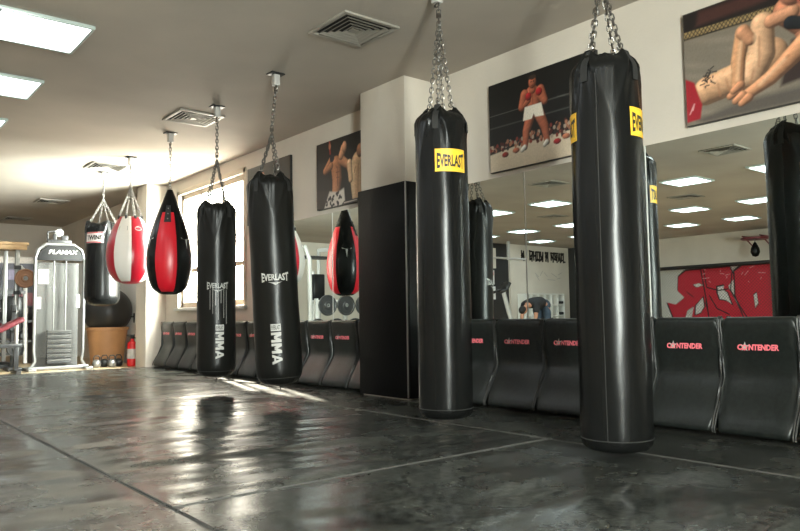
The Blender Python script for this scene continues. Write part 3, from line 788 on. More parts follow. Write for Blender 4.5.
a, f, wd = text('TWINS', .07, .04, .9); kk = .23/wd; tw.wrap('lettering', [(x*kk, y) for x, y in a], f, -30, 1.88-.94, M['black_ink'], .0045, parent=pt)
for (x0, x1, y0, y1) in ((-.13, .13, .058, .072), (-.13, .13, -.072, -.058)):
    n = 10; vs = [(x0+(x1-x0)*i/n, y) for y in (y0, y1) for i in range(n+1)]; fs = [(i, i+1, n+2+i, n+1+i) for i in range(n)]
    tw.wrap('border', vs, fs, -30, 1.88-.94, M['red_ink'], .0035, parent=pt)

# teardrop bags
def smooth_prof(pts, n):
    zs = [p[1] for p in pts]; out = []
    P = [Vector((p[0], p[1])) for p in pts]; P = [P[0]]+P+[P[-1]]
    for i in range(1, len(P)-2):
        for q in range(n):
            t = q/n; a, b, c, d = P[i-1], P[i], P[i+1], P[i+2]
            v = .5*((2*b)+(c-a)*t+(2*a-5*b+4*c-d)*t*t+(3*b-a-3*c+d)*t**3); out.append((max(.002, v.x), v.y))
    out.append((pts[-1][0], pts[-1][1])); return out
class Drop:
    def __init__(s, x, y, zb, label, prof, bounds, mats, cuts, name='teardrop_bag'):
        v = Vector((x, y, 0)).normalized(); s.c = -v; s.r = Vector((v.y, -v.x, 0)); s.prof = smooth_prof(prof, 6)
        s.t = thing(name, label, 'punching bag', (x, y, zb), 0, 'striped teardrop bags')
        n = 96; s.n = n; vs = []; fs = []; mi = []
        for (r, z) in s.prof:
            for j in range(n):
                ph = 2*PI*j/n; d = min(abs((math.degrees(ph)-b+180) % 360-180) for b in bounds)
                rr = r*(1-.012*math.exp(-(d/2.5)**2)); vs.append(s.P(ph, rr, z))
        for i in range(len(s.prof)-1):
            for j in range(n):
                deg = 360*(j+.5)/n; k = 0
                for q, b in enumerate(bounds):
                    b2 = bounds[(q+1) % len(bounds)]
                    if (deg-b) % 360 < (b2-b) % 360: k = q
                z = (s.prof[i][1]+s.prof[i+1][1])/2
                m = cuts(k, z)
                fs.append((i*n+j, i*n+(j+1) % n, (i+1)*n+(j+1) % n, (i+1)*n+j)); mi.append(m)
        fs.append(tuple(range(n))[::-1]); mi.append(0); fs.append(tuple((len(s.prof)-1)*n+j for j in range(n))); mi.append(mats_top(mats))
        raw('bag_body', vs, fs, mats, s.t, mi, smooth=60)
    def P(s, ph, r, z): return s.c*(math.cos(ph)*r)+s.r*(math.sin(ph)*r)+Vector((0, 0, z))
    def rad(s, z):
        for i in range(len(s.prof)-1):
            (r0, z0), (r1, z1) = s.prof[i], s.prof[i+1]
            if z0 <= z <= z1 and z1 > z0: return r0+(r1-r0)*(z-z0)/(z1-z0)
        return s.prof[-1][0]
    def wrap(s, name, vs, fs, deg, z, m, off=.002, parent=None):
        R = s.rad(z)
        return raw(name, [s.P(R_(deg)+x/R, s.rad(z+y)+off, z+y) for x, y in vs], fs, m, parent or s.t)
def mats_top(m): return len(m)-1
# black and red pear
pear = Drop(3.10, 7.93, 1.00, 'black and red teardrop bag hanging left of the window',
            [(.01, 0), (.10, .012), (.19, .085), (.238, .25), (.248, .42), (.222, .62), (.172, .80), (.122, .94), (.075, 1.07), (.03, 1.19)],
            [-36, 20, 86, 142, 204, 262], [M['red_vinyl'], M['vinyl']],
            lambda k, z: 1 if z > .915 or z < .03 else k % 2)
for dg in (-8, 172):                                       # riveted hanger strap
    q = MB()
    vs = []; 
    st = pear.wrap('strap', *rect(-.030, .030, -.10, .10), dg, .90, M['webbing'], .007)
    for k in range(3):
        rv = MB(); z = .84+.06*k; c = pear.P(R_(dg), pear.rad(z)+.008, z); rv.tube([c, c+(c-Vector((0, 0, c.z))).normalized()*.004], .007, 10); rv.build('rivet', M['steel'], st)
for dg in (50, -66, 173, 233):
    pear.wrap('logo', [(-.07, .05), (.07, .05), (.065, .035), (.018, .030), (.0, -.085), (-.012, .030), (-.065, .035)], [(0, 6, 5, 3, 2, 1), (5, 4, 3)], dg, .58, M['white_ink'], .003)
q = MB(); q.chain((0, 0, 1.19), (0, 0, HC-.15-1.0+.012), .036, .048, .014); q.build('hanging_chain', M['steel'], pear.t)
q = MB(); q.ring((0, 0, 1.195), pear.r, .016, .005); q.build('ring', M['steel'], pear.t)
# red and white
rw = Drop(3.155, 9.41, 1.185, 'red and white striped teardrop bag on many thin chains',
          [(.01, 0), (.10, .01), (.19, .06), (.262, .18), (.290, .34), (.277, .50), (.235, .66), (.180, .79), (.140, .86), (.10, .865)],
          [3+45*k for k in range(8)], [M['deep_red_vinyl'], M['white_vinyl']], lambda k, z: 0 if (k % 2 == 0) or z < .025 else 1)
a, f, wd = text('RIVAL', .03, .02, .9); rw.wrap('letters_frame', *rect(-.055, .055, -.028, .028), -22, .70, M['grey_ink'], .002)
el = [(.045*math.cos(k*PI/10), .028*math.sin(k*PI/10)) for k in range(20)]
rw.wrap('oval_patch', el, [tuple(range(20))], 26, .70, M['white_ink'], .002)
el = [(.036*math.cos(k*PI/10), .019*math.sin(k*PI/10)) for k in range(20)]
rw.wrap('oval_centre', el, [tuple(range(20))], 26, .70, M['red_ink'], .0035)
conv = 2.44-1.185
for k in range(8):
    ph = R_(3+22+45*k); c = rw.P(ph, .148, .875)
    q = MB(); q.chain(c, (0, 0, conv), .03, .040, .011, .0036, phase=k); q.build('chain_strand', M['steel'], rw.t)
    q = MB(); q.box(rw.P(ph, .145, .855), (.03, .03, .05)); q.build('tab', M['webbing'], rw.t, bevel=.004)
q = MB(); q.ring((0, 0, conv), rw.r, .02, .006); q.build('ring', M['steel'], rw.t)
q = MB(); q.chain((0, 0, conv), (0, 0, HC-.15-1.185+.012), .036, .048, .014); q.build('hanging_chain', M['steel'], rw.t)

for (x, y, lab) in ((3.14, 2.16, 'ceiling mount above the nearest heavy bag, out of the picture'),
                    (3.14, 3.43, 'ceiling mount above the heavy bag beside the pillar, at the top edge'),
                    (3.068, 5.45, 'steel ceiling mount holding the heavy bag with crisp white lettering'),
                    (3.08, 6.66, 'steel ceiling mount holding the bag in front of the window'),
                    (3.10, 7.93, 'steel ceiling mount holding the black and red teardrop bag'),
                    (3.155, 9.41, 'steel ceiling mount holding the red and white teardrop bag'),
                    (3.17, 10.60, 'steel ceiling mount holding the short wide black bag')): mount(x, y, lab, .6 if y < 4 else 1)

# ------------------------------------------------------------------ ceiling lights and vents
def ceiling_light(x, y, label):
    t = thing('ceiling_light', label, 'ceiling light', (x, y, HC-.03), 0, 'square recessed ceiling lights')
    s = .31; fr = MB()
    for (a, b, c, d) in ((-s, s, s-.022, s), (-s, s, -s, -s+.022), (-s, -s+.022, -s+.022, s-.022), (s-.022, s, -s+.022, s-.022)): fr.rbox((a, c, 0), (b, d, .028))
    fr.build('frame', M['light_frame'], t, bevel=.003)
    MB().rbox((-s+.024, -s+.024, .012), (s-.024, s-.024, .024)).build('diffuser', M['diffuser'], t, smooth=0)
    return t
lp = None
rows = [(1.21, [1.15, 2.63, 4.12, 5.63, 7.12, 8.65, 10.15, 11.7, 13.3, 15.0], 'in the row nearest the bags'),
        (-2.41, [.3, 1.8, 3.2, 4.62, 6.03, 7.45, 8.82, 10.3, 12.0, 13.6], 'in the second row from the bags'),
        (-5.48, [.3, 1.8, 3.2, 4.75, 6.28, 7.68, 9.2, 10.7, 12.2, 13.6], 'in the third row from the bags'),
        (-7.85, [.3, 1.8, 3.3, 4.8, 6.3, 7.75, 9.2, 10.7, 12.1, 13.6], 'in the row farthest from the bags')]
for (x, ys, lab) in rows:
    for i, y in enumerate(ys):
        l = 'square ceiling light %s, %s from the camera end' % (lab, ORD[i])
        if lp is None: lp = ceiling_light(x, y, l)
        else: dup(lp, (x, y, HC-.03), l)
def vent(x, y, label):
    t = thing('ceiling_vent', label, 'air vent', (x, y, HC-.022), 0, 'square ceiling air vents')
    s = .245; f = MB()
    def sq(mb, o, i, z0, z1):
        for (a, b, c, d) in ((-o, o, i, o), (-o, o, -o, -i), (-o, -i, -i, i), (i, o, -i, i)): mb.rbox((a, c, z0), (b, d, z1))
    sq(f, s, s-.035, .004, .021); f.build('frame', M['vent_metal'], t, bevel=.003)
    MB().rbox((-s+.03, -s+.03, .017), (s-.03, s-.03, .0215)).build('backing', M['vent_dark'], t, smooth=0)
    for k, o in enumerate((.185, .145, .105, .065)):
        l = MB()
        vs = []; fs = []
        for (r, z) in ((o, .0), (o-.006, 0), (o-.022, .016), (o-.016, .016)):
            vs += [(-r, -r, z), (r, -r, z), (r, r, z), (-r, r, z)]
        for i in range(4):
            for j in range(4): fs.append((i*4+j, i*4+(j+1) % 4, ((i+1) % 4)*4+(j+1) % 4, ((i+1) % 4)*4+j))
        l.add(vs, fs); l.build('louver', M['vent_metal'], t, smooth=0)
    MB().box((0, 0, .008), (.06, .06, .012)).build('centre_plate', M['vent_metal'], t)
    return t
vp = vent(3.04, 4.24, 'square ceiling vent nearest the camera, left of the white pillar')
for (x, y, l) in ((3.05, 7.17, 'square ceiling vent beside the mount of the bag in front of the window'), (3.08, 10.17, 'square ceiling vent above the red and white teardrop bag'),
                  (3.22, 13.72, 'square ceiling vent near the far end, left of the row of bags'), (3.20, 16.4, 'farthest square ceiling vent, by the end wall'),
                  (-.75, 4.56, 'square ceiling vent seen in the mirror under the grappling poster'), (-.75, 7.5, 'square ceiling vent seen in the mirror between the two nearest bags'),
                  (-3.93, 6.9, 'square ceiling vent seen low in the right mirror, between the light rows'), (-3.93, 10.0, 'square ceiling vent seen small in the mirror left of the seam')):
    dup(vp, (x, y, HC-.022), l)

# ------------------------------------------------------------------ far end: weight machine, rack, planter, extinguisher
mc = thing('cable_machine', 'tall silver weight-stack machine with clear cover and black name panel', 'gym machine', (2.92, 11.86, -.02), R_(-4))
fr = MB()
W2 = .345
pth = [(-W2-.05, 0, .03), (-W2+.02, 0, .14), (-W2, 0, .30), (-W2, 0, 1.70), (-W2+.04, 0, 1.84), (-W2+.15, 0, 1.92), (W2-.15, 0, 1.92), (W2-.04, 0, 1.84), (W2, 0, 1.70), (W2, 0, .30), (W2-.02, 0, .14), (W2+.05, 0, .03)]
fr.tube(pth, .024, 12); fr.build('frame', M['silver'], mc, smooth=60)
bs = MB(); bs.box((-W2-.05, .05, .022), (.10, .62, .045)); bs.box((W2+.05, .05, .022), (.10, .62, .045)); bs.box((0, -.02, .04), (.84, .06, .05)); bs.build('base', M['silver'], mc, bevel=.008)
hd = MB(); hd.prism([(-W2+.03, 1.67), (W2-.03, 1.67), (W2-.02, 1.72), (W2-.08, 1.83), (W2-.17, 1.895), (-W2+.17, 1.895), (-W2+.08, 1.83), (-W2+.02, 1.72)], -.028, .03); hd = hd.build('name_panel', M['name_black'], mc, bevel=.006)
a, f, wd = text('PLAMAX', .078, .02, 1.1, .25); kk = .40/wd; raw('lettering', [(x*kk+.04, -.032, 1.80+y*.8) for x, y in a], f, M['white_ink'], hd)
MB().rbox((-W2+.03, -.012, .20), (W2-.03, -.004, 1.64)).build('clear_cover', M['poly'], mc, smooth=0)
for x in (-.085, .085): MB().cyl((x+.02, .12, .10), (x+.02, .12, 1.8), .013).build('guide_rod', M['silver'], mc)
ws = thing_part('weight_stack', mc)
for k in range(14): MB().box((.02, .12, .11+.037*k), (.34, .12, .032)).build('weight_plate', M['rear_grey'] if k % 2 else M['dark_metal'], ws, bevel=.003)
MB().box((0, .24, .85), (.62, .02, 1.6)).build('rear_guard', M['rear_grey'], mc)
tp = MB(); tp.box((0, .12, 1.97), (.34, .14, .05)); tp.box((-.06, .12, 2.04), (.05, .05, .10)); tp.box((.08, .12, 2.03), (.09, .05, .08)); tp.tube([(-.16, .12, 1.99), (-.16, .12, 2.12), (-.02, .12, 2.14)], .014); tp.build('top_bracket', M['dark_metal'], mc, bevel=.004)
pl = MB(); pl.lathe([(.055, -.012), (.062, -.012), (.05, 0), (.062, .012), (.055, .012)], 20, (0, .12, 2.11), 'y'); pl.build('pulley', M['silver'], mc)
MB().box((-.29, -.016, 1.02), (.06, .008, .18)).build('instruction_label', M['grey_ink'], mc); MB().box((-.23, -.016, 1.42), (.14, .006, .22)).build('notice', M['grey_ink'], mc); MB().box((.26, -.016, 1.05), (.05, .006, .2)).build('instruction_label', M['grey_ink'], mc)

# power rack beside it
rk = thing('power_rack', 'white upright weight rack with brown top board at the left edge', 'weight rack', (2.20, 13.1, -.02))
for (x, y) in ((-.42, -.45), (.28, -.45), (-.42, .45), (.28, .45)): MB().box((x, y, .98), (.06, .06, 1.92)).build('upright', M['silver'], rk, bevel=.005)
for y in (-.45, .45): MB().box((-.07, y, .05), (.78, .07, .06)).build('foot_beam', M['dark_metal'], rk, bevel=.005)
for x in (-.42, .28): MB().box((x, 0, .06), (.06, .9, .06)).build('foot_rail', M['dark_metal'], rk, bevel=.005)
MB().box((-.05, 0, 1.97), (.95, 1.1, .05)).build('top_board', M['board'], rk, bevel=.005)
MB().box((-.05, -.53, 1.92), (.9, .03, .09)).build('fascia', M['board'], rk, bevel=.004)
for z in (.75, 1.15): MB().box((-.07, .45, z), (.72, .05, .05)).build('cross_bar', M['dark_metal'], rk)
MB().tube([(.28, -.5, 1.42), (.36, -.56, 1.42), (.36, -.70, 1.42)], .02).build('plate_peg', M['silver'], rk)
MB().cyl((-.42, -.5, 1.42), (-.42, -.66, 1.42), .02).build('plate_peg', M['silver'], rk)
for z in (.9, 1.2, 1.6): MB().box((.28, -.485, z), (.10, .03, .06)).build('hook', M['dark_metal'], rk)
def disc(x, y, z, r, m, label, wdt=.05, axis='y'):
    t = thing('weight_plate', label, 'weight plate', (x, y, z))
    b = MB(); b.lathe([(.028, -wdt/2), (r*.35, -wdt/2), (r*.42, -wdt*.3), (r*.80, -wdt*.3), (r*.86, -wdt/2), (r*.97, -wdt/2), (r, -wdt*.3), (r, wdt*.3), (r*.97, wdt/2), (.028, wdt/2), (.028, -wdt/2)], 36, (0, 0, 0), axis, caps=False)
    b.build('disc', m, t); h = MB(); h.lathe([(.022, -wdt*.55), (.036, -wdt*.55), (.036, wdt*.55), (.022, wdt*.55), (.022, -wdt*.55)], 20, (0, 0, 0), axis, caps=False); h.build('hub', M['silver'], t)
disc(2.56, 12.46, 1.40, .15, M['bumper'], 'brown round weight plate on the peg left of the silver machine', .06)
disc(1.78, 12.52, 1.40, .20, M['dark_metal'], 'black round weight plate on the left peg of the white rack')
bn = thing('exercise_bench', 'inclined bench with dark red pad beside the silver machine', 'bench', (1.97, 11.58, -.02), R_(0))
rt = Matrix.Rotation(R_(-28), 3, 'Y')
MB().box((.10, -.06, .64), (.62, .28, .07), rt).build('back_pad', M['maroon'], bn, bevel=.02)
MB().box((-.30, -.06, .47), (.34, .28, .07)).build('seat_pad', M['maroon'], bn, bevel=.02)
q = MB(); q.box((-.05, -.06, .40), (.85, .06, .06)); q.build('spine', M['dark_metal'], bn, bevel=.006)
for x in (-.38, .30):
    q = MB(); q.box((x, -.06, .20), (.06, .06, .38)); q.box((x, -.06, .03), (.06, .42, .05)); q.build('leg', M['dark_metal'], bn, bevel=.005)
MB().tube([(.30, -.06, .38), (.30, -.06, .72)], .025).build('brace', M['white_metal'], bn)
wt = thing('plate_stand', 'black plate stand on the floor just left of the silver machine', 'plate stand', (2.365, 12.22, -.02))
q = MB(); q.box((0, 0, .03), (.20, .40, .05)); q.build('foot', M['dark_metal'], wt, bevel=.01)
MB().box((0, 0, .52), (.07, .07, .96)).build('mast', M['dark_metal'], wt, bevel=.006)
for z in (.32, .62, .9): MB().cyl((0, -.03, z), (0, -.24, z), .018).build('peg', M['silver'], wt)
disc(2.365, 12.06, .32, .12, M['ball'], 'black weight plate low on the stand beside the silver machine', .05)
disc(2.365, 12.06, .66, .10, M['ball'], 'smaller black weight plate high on the stand beside the silver machine', .045)
ds = thing('dip_station', 'curved white tube frame behind the brown weight plate', 'gym machine', (2.62, 13.95, -.02))
for x in (-.22, .22): MB().tube([(x, -.25, .03), (x, -.15, 1.2), (x+.03, .0, 1.6), (x, .25, 1.72)], .035, 10).build('upright', M['white_metal'], ds, smooth=60)
for z in (.2, 1.25): MB().box((0, -.16, z), (.44, .05, .05)).build('cross_bar', M['dark_metal'], ds)
MB().box((0, -.22, .95), (.34, .07, .45)).build('back_pad', M['vinyl'], ds, bevel=.02)
# banner and shelf unit behind the rack
p = Paint(70, 70, 1, S(24, 20, 30))
p.poly([(0, .62), (1, .62), (1, 1), (0, 1)], S(34, 28, 50)); p.poly([(0, .92), (1, .92), (1, 1), (0, 1)], S(190, 180, 170))
for (x, y, wq, hq, cc) in ((.1, .7, .25, .16, S(160, 150, 170)), (.5, .72, .3, .12, S(120, 110, 140)), (.1, .3, .8, .07, S(170, 160, 160)), (.1, .16, .6, .05, S(150, 60, 66)), (.55, .4, .35, .16, S(120, 40, 50))):
    p.poly([(x, y), (x+wq, y), (x+wq, y+hq), (x, y+hq)], cc)
p.noise(.08)
bt = thing('banner', 'dark purple banner with pale blocks hanging behind the white rack', 'banner', (1.95, 14.75, .42)); p.mesh('print', (0, 0, 0), (1.6, 0, 0), (0, 0, 1.5), bt)
MB().rbox((0, .002, 0), (1.6, .03, 1.5)).build('backing_board', M['poster_edge'], bt, smooth=0)
for x in (0, 1.54): MB().rbox((x, .004, -.44), (x+.06, .03, 0)).build('stand_leg', M['dark_metal'], bt, smooth=0)
dk = thing('dumbbell_rack', 'dark dumbbell rack in shadow behind the white weight rack', 'dumbbell rack', (2.25, 14.2, -.02))
for z in (.4, .75): MB().box((0, 0, z), (1.7, .32, .04)).build('shelf', M['dark_metal'], dk)
for x in (-.8, .8): MB().box((x, 0, .5), (.06, .4, 1.0)).build('upright', M['dark_metal'], dk)
n = 0
for z in (.42, .77):
    for k in range(5):
        t = thing('dumbbell', 'black dumbbell on the %s shelf of the dark rack, %s from the left' % ('lower' if z < .5 else 'upper', ORD[k]), 'dumbbell', (1.6+.32*k, 14.2, z+.075-.02), 0, 'dumbbells on the dark rack')
        for e in (-1, 1): MB().lathe([(.05, -.05), (.072, -.035), (.072, .035), (.05, .05)], 12, (0, e*.12, 0), 'y').build('head', M['ball'], t)
        MB().cyl((0, -.09, 0), (0, .09, 0), .016).build('handle', M['silver'], t)

pt = thing('tub', 'tan round tub with a black ball on top', 'tub', (3.90, 12.72, -.02))
MB().lathe([(.24, 0), (.255, .01), (.325, .58), (.345, .585), (.345, .63), (.315, .63), (.30, .60), (.24, .06)], 40).build('tub_body', M['tan_planter'], pt, smooth=40)
bl = MB(); prof = [(.40*math.sin(PI*k/20), -.40*math.cos(PI*k/20)) for k in range(1, 20)]
bl.lathe(prof, 40)
ball = bl.build('exercise_ball', M['ball'], None, loc=(3.90, 12.72, .61+.275), smooth=80); tag(ball, 'large black exercise ball resting in the tan tub', 'ball')
ex = thing('fire_extinguisher', 'red fire extinguisher standing by the far pillar', 'fire extinguisher', (4.03, 11.86, -.02))
MB().lathe([(.06, 0), (.075, .01), (.078, .03), (.078, .34), (.065, .385), (.03, .41), (.025, .44)], 28).build('cylinder', M['extinguisher'], ex, smooth=40)
MB().box((0, 0, .465), (.05, .05, .05)).build('valve', M['dark_metal'], ex, bevel=.004)
q = MB(); q.box((-.03, -.02, .50), (.13, .025, .018)); q.box((-.02, -.02, .475), (.10, .02, .014)); q.build('lever', M['dark_metal'], ex)
MB().tube([(.02, 0, .46), (.08, -.02, .44), (.105, -.03, .30), (.095, -.02, .12)], .011, 8).build('hose', M['dark_metal'], ex, smooth=60)
MB().lathe([(.0792, .12), (.0792, .28)], 28, caps=False).build('label_band', M['white_ink'], ex)
for i, (x, y) in enumerate(((3.50, 11.93), (3.66, 12.06), (3.72, 11.88), (3.86, 12.0))):
    t = thing('kettlebell', 'small grey kettlebell on the floor before the tan tub, %s from the left' % ORD[i], 'kettlebell', (x, y, -.02), 0, 'kettlebells before the tub')
    MB().lathe([(.035, 0), (.06, .02), (.07, .065), (.055, .11), (.02, .13)], 20).build('bell', M['silver'] if i % 2 == 0 else M['dark_metal'], t, smooth=60)
    MB().tube([(-.04, 0, .10), (-.048, 0, .15), (-.03, 0, .185), (.03, 0, .185), (.048, 0, .15), (.04, 0, .10)], .010, 8).build('handle', M['dark_metal'], t, smooth=60)

# ------------------------------------------------------------------ what the mirrors show: multi-gym, machines, graffiti fence, speed bag, person
mg = thing('multi_gym', 'white tube multi-gym frame with black pads seen in the left mirror', 'gym machine', (.75, 12.6, -.02))
for x in (-.55, .28):
    MB().tube([(x, -.5, .03), (x, -.45, 1.9), (x, -.30, 2.15), (x, .5, 2.18)], .045, 10).build('upright', M['white_metal'], mg, smooth=60)
    MB().tube([(x, .5, .03), (x, .5, 2.18)], .04, 10).build('rear_upright', M['white_metal'], mg)
for z in (.06, 1.05): MB().tube([(-.55, -.47, z), (.28, -.47, z)], .035, 8).build('cross_tube', M['white_metal'], mg)
MB().box((-.13, .3, 2.0), (.95, .2, .06)).build('top_beam', M['dark_metal'], mg)
MB().box((-.15, -.1, 1.35), (.28, .08, .55)).build('back_pad', M['vinyl'], mg, bevel=.02); MB().box((-.15, -.3, .55), (.3, .4, .08)).build('seat', M['vinyl'], mg, bevel=.02)
MB().tube([(-.15, .1, .5), (-.15, .1, 1.7)], .035).build('mast', M['white_metal'], mg)
for k, (x, y, z) in enumerate(((.55, 11.58, .95), (.98, 11.58, .95), (.34, 11.58, .50), (.77, 11.58, .50), (1.2, 11.58, .5), (.12, 11.58, .95))):
    disc(x, y, z, .2, M['ball'], 'black weight plate in the left mirror, %s of the loose rank by the white frame' % ORD[k])
pr = thing('plate_tree', 'white horizontal storage bars behind the reflected weight plates', 'rack', (.6, 11.64, -.02))
for z in (.55, .95): MB().tube([(-.6, 0, z), (.6, 0, z)], .025).build('storage_bar', M['white_metal'], pr)
for x in (-.6, .6): MB().box((x, 0, .55), (.06, .06, 1.1)).build('upright', M['white_metal'], pr); MB().box((x, 0, .03), (.07, .6, .05)).build('foot', M['dark_metal'], pr)

# graffiti banner behind a chain-link fence on the left wall
p = Paint(230, 120, 2.2, S(214, 212, 204))
RD = S(205, 34, 56); BK = S(30, 20, 24)
def tagshape(pts):
    cx = sum(q[0] for q in pts)/len(pts); cy = sum(q[1] for q in pts)/len(pts)
    p.poly([(cx+(x-cx)*1.07, cy+(y-cy)*1.06) for x, y in pts], BK, .012); p.poly(pts, RD, .012)
mx = lambda pts: [(1-x, y) for x, y in pts]                 # lettering reads through the mirror as photographed
tagshape(mx([(.06, .42), (.14, .38), (.22, .50), (.16, .62), (.17, .86), (.24, .96), (.40, .97), (.44, .70), (.40, .40), (.45, 0), (.26, 0), (.30, .35), (.24, .28), (.2, .04), (.12, .1)]))
tagshape(mx([(.38, .97), (.62, .98), (.66, .80), (.60, .66), (.66, .40), (.74, .04), (.62, 0), (.44, .0), (.42, .4)]))
tagshape(mx([(.66, .90), (.72, .99), (.96, .99), (1, .90), (1, 0), (.90, 0), (.86, .16), (.80, .0), (.74, .04), (.66, .50)]))
for pts in ([(.30, .18), (.31, .36), (.39, .52), (.40, .34), (.36, .22)], [(.29, .72), (.36, .74), (.40, .70), (.33, .66)], [(.50, .68), (.57, .70), (.56, .62), (.60, .56), (.64, .34), (.58, .42), (.52, .44), (.50, .56)], [(.80, .52), (.83, .56), (.84, .36), (.81, .28)], [(.95, .52), (1, .5), (1, .26), (.95, .28)]):
    p.poly(mx([(.5*.0+x, y) for x, y in pts]), BK, .01); cx = sum(q[0] for q in pts)/len(pts); cy = sum(q[1] for q in pts)/len(pts)
    p.poly(mx([(cx+(x-cx)*.78, cy+(y-cy)*.84) for x, y in pts]), S(226, 222, 216), .01)
for pts in ([(.40, .95), (.42, .66), (.52, .60), (.60, .62)], [(.64, .92), (.62, .6), (.70, .3), (.78, .02)], [(.24, .6), (.30, .5)], [(.44, .52), (.5, .3), (.6, .2)]): p.line(mx(pts), .010, BK)
for k in range(14): 
    x, y = .4+.5*p.rng.random(), .7+.28*p.rng.random(); p.line(mx([(x, y), (x+.03*p.rng.normal(), y+.04*p.rng.normal())]), .004, S(240, 190, 190))
gb = thing('graffiti_banner', 'red and white graffiti banner behind the wire fence in the right mirror', 'banner', (X0+.03, 8.15, .02))
# faces +X: u runs along +Y seen from inside (to the left in the room), so map u from Y low to high
p.mesh('print', (.012, 0, .3), (0, 3.3, 0), (0, 0, 1.62), gb)
MB().rbox((0, 0, -.03), (.010, 3.3, 1.92)).build('backing', M['white_ink'], gb, smooth=0)
fn = thing('wire_fence', 'black framed wire mesh fence in front of the red graffiti', 'fence', (X0+.30, 7.8, -.02))
for y in (.2, 3.75): MB().cyl((0, y, 0), (0, y, 2.0), .05).build('post', M['black_ink'], fn)
MB().cyl((0, .2, 1.98), (0, 3.75, 1.98), .05).build('top_rail', M['black_ink'], fn); MB().cyl((0, .2, .12), (0, 3.75, .12), .04).build('bottom_rail', M['black_ink'], fn)
q = MB(); sp = .085; y0, y1, z0, z1 = .24, 3.71, .16, 1.94; c = -2.0
while c < 4:
    for sg in (1, -1):
        pts = []
        ya = y0+c if sg > 0 else y0+c
        a = max(y0, y0+c); b = min(y1, y0+c+(z1-z0))
        if b > a:
            za = z0+(a-(y0+c)); zb = z0+(b-(y0+c))
            if sg < 0: za, zb = z0+z1-za, z0+z1-zb
            q.tube([(0, a, za), (0, b, zb)], .003, 4, cap=False)
    c += sp
q.build('wire_mesh', M['dark_metal'], fn)
pk = thing_part('post_pad', fn); 
MB().rbox((-.07, .11, .25), (.07, .29, 1.95)).build('pad_sleeve', M['pillar_pad'], pk, bevel=.02)
a, f, wd = text('CONTENDER', .09, .03, 1); kk = 1.0/wd
raw('pad_lettering', [(.073, .2+y*.9, 1.12+x*kk) for x, y in a], [g for g in f], M['pink_ink'], pk)

sb = thing('speed_bag', 'small dark speed bag under a red round platform, seen in the right mirror', 'speed bag', (X0+.48, 8.5, 2.10))
MB().lathe([(.01, 0), (.07, .02), (.115, .12), (.10, .22), (.05, .33), (.015, .38)], 24).build('bladder', M['vinyl'], sb, smooth=60)
MB().lathe([(.30, .44), (.33, .45), (.33, .49), (.30, .50)], 32).build('platform', M['maroon'], sb)
MB().cyl((0, 0, .37), (0, 0, .45), .015).build('swivel', M['steel'], sb)
for y in (-.22, .22): MB().tube([(-.478, y, .25), (.1, y, .52)], .018).build('bracket', M['maroon'], sb); MB().tube([(-.478, y, .53), (.2, y, .53)], .018).build('arm', M['maroon'], sb)

# white partition: painted tag and cubby shelf
gt = thing('wall_graffiti', 'black painted scrawl across the white partition wall, seen in the mirror', 'graffiti', (-9.33, 14.715, 2.52))
def stroke_word(x, glyphs):
    mb = MB()
    for g in glyphs:
        for (ax_, az, bx, bz, wv) in g:
            d = Vector((bx-ax_, 0, bz-az)); L = d.length; ang = math.atan2(bz-az, bx-ax_)
            mb.box((x+(ax_+bx)/2, 0, (az+bz)/2), (L+wv*.6, .004, wv), Matrix.Rotation(-ang, 3, 'Y'))
        x += .17
    return mb
rg = random.Random(11)
def glyph():
    a = rg.uniform(-.02, .02); s_ = [(-.055+a, -.15, -.045-a, .14, .06), (.04+a, -.14*rg.random(), .05, .15, .055)]
    for k in range(2): s_.append((-.05, rg.uniform(-.13, .13), .06, rg.uniform(-.13, .13), rg.uniform(.04, .065)))
    if rg.random() < .5: s_.append((-.07, .14, .08, .12+.05*rg.random(), .05))
    return s_
for (xx, nn) in ((1.02, 1), (.12, 4), (-.12, 1), (-.90, 4)): stroke_word(xx, [glyph() for k in range(nn)]).build('painted_word', M['black_ink'], gt, smooth=0)
stroke_word(-1.02, [[(-.02, -.13, .02, -.13, .05)]]).build('painted_dot', M['black_ink'], gt, smooth=0)
fs_ = MB()
for k in range(8): fs_.box((rg.uniform(-.8, .5), 0, rg.uniform(-.9, -.5)), (rg.uniform(.15, .4), .003, .015), Matrix.Rotation(rg.uniform(-1, 1), 3, 'Y'))
fs_.build('faint_marks', M['grey_ink'], gt, smooth=0)
cb = thing('cubby_shelf', 'white cubby-hole shelf against the white partition, seen in the mirror', 'shelf', (-8.9, 14.52, -.02))
MB().rbox((-.9, .15, 0), (.9, .17, 1.36)).build('back_board', M['white_trim'], cb, smooth=0)
for k in range(7): MB().rbox((-.9+.3*k-.015, -.17, 0), (-.9+.3*k+.015, .15, 1.36)).build('divider', M['white_trim'], cb, smooth=0)
for k in range(5): MB().rbox((-.9, -.17, .335*k), (.9, .15, .335*k+.03)).build('shelf_board', M['white_trim'], cb, smooth=0)
for k in range(4): 
    t = MB().rbox((-9.75, 14.34, .02+.335*k+.19), (-9.57, 14.6, .02+.335*k+.27)).build('shoe', M['dark_shirt'], None, bevel=.02)
    t.location.z = -.175+.0; tag(t, 'dark shoe in the end column of the white cubby shelf, %s from the floor' % ORD[k], 'shoe', 'shoes in the cubby shelf')

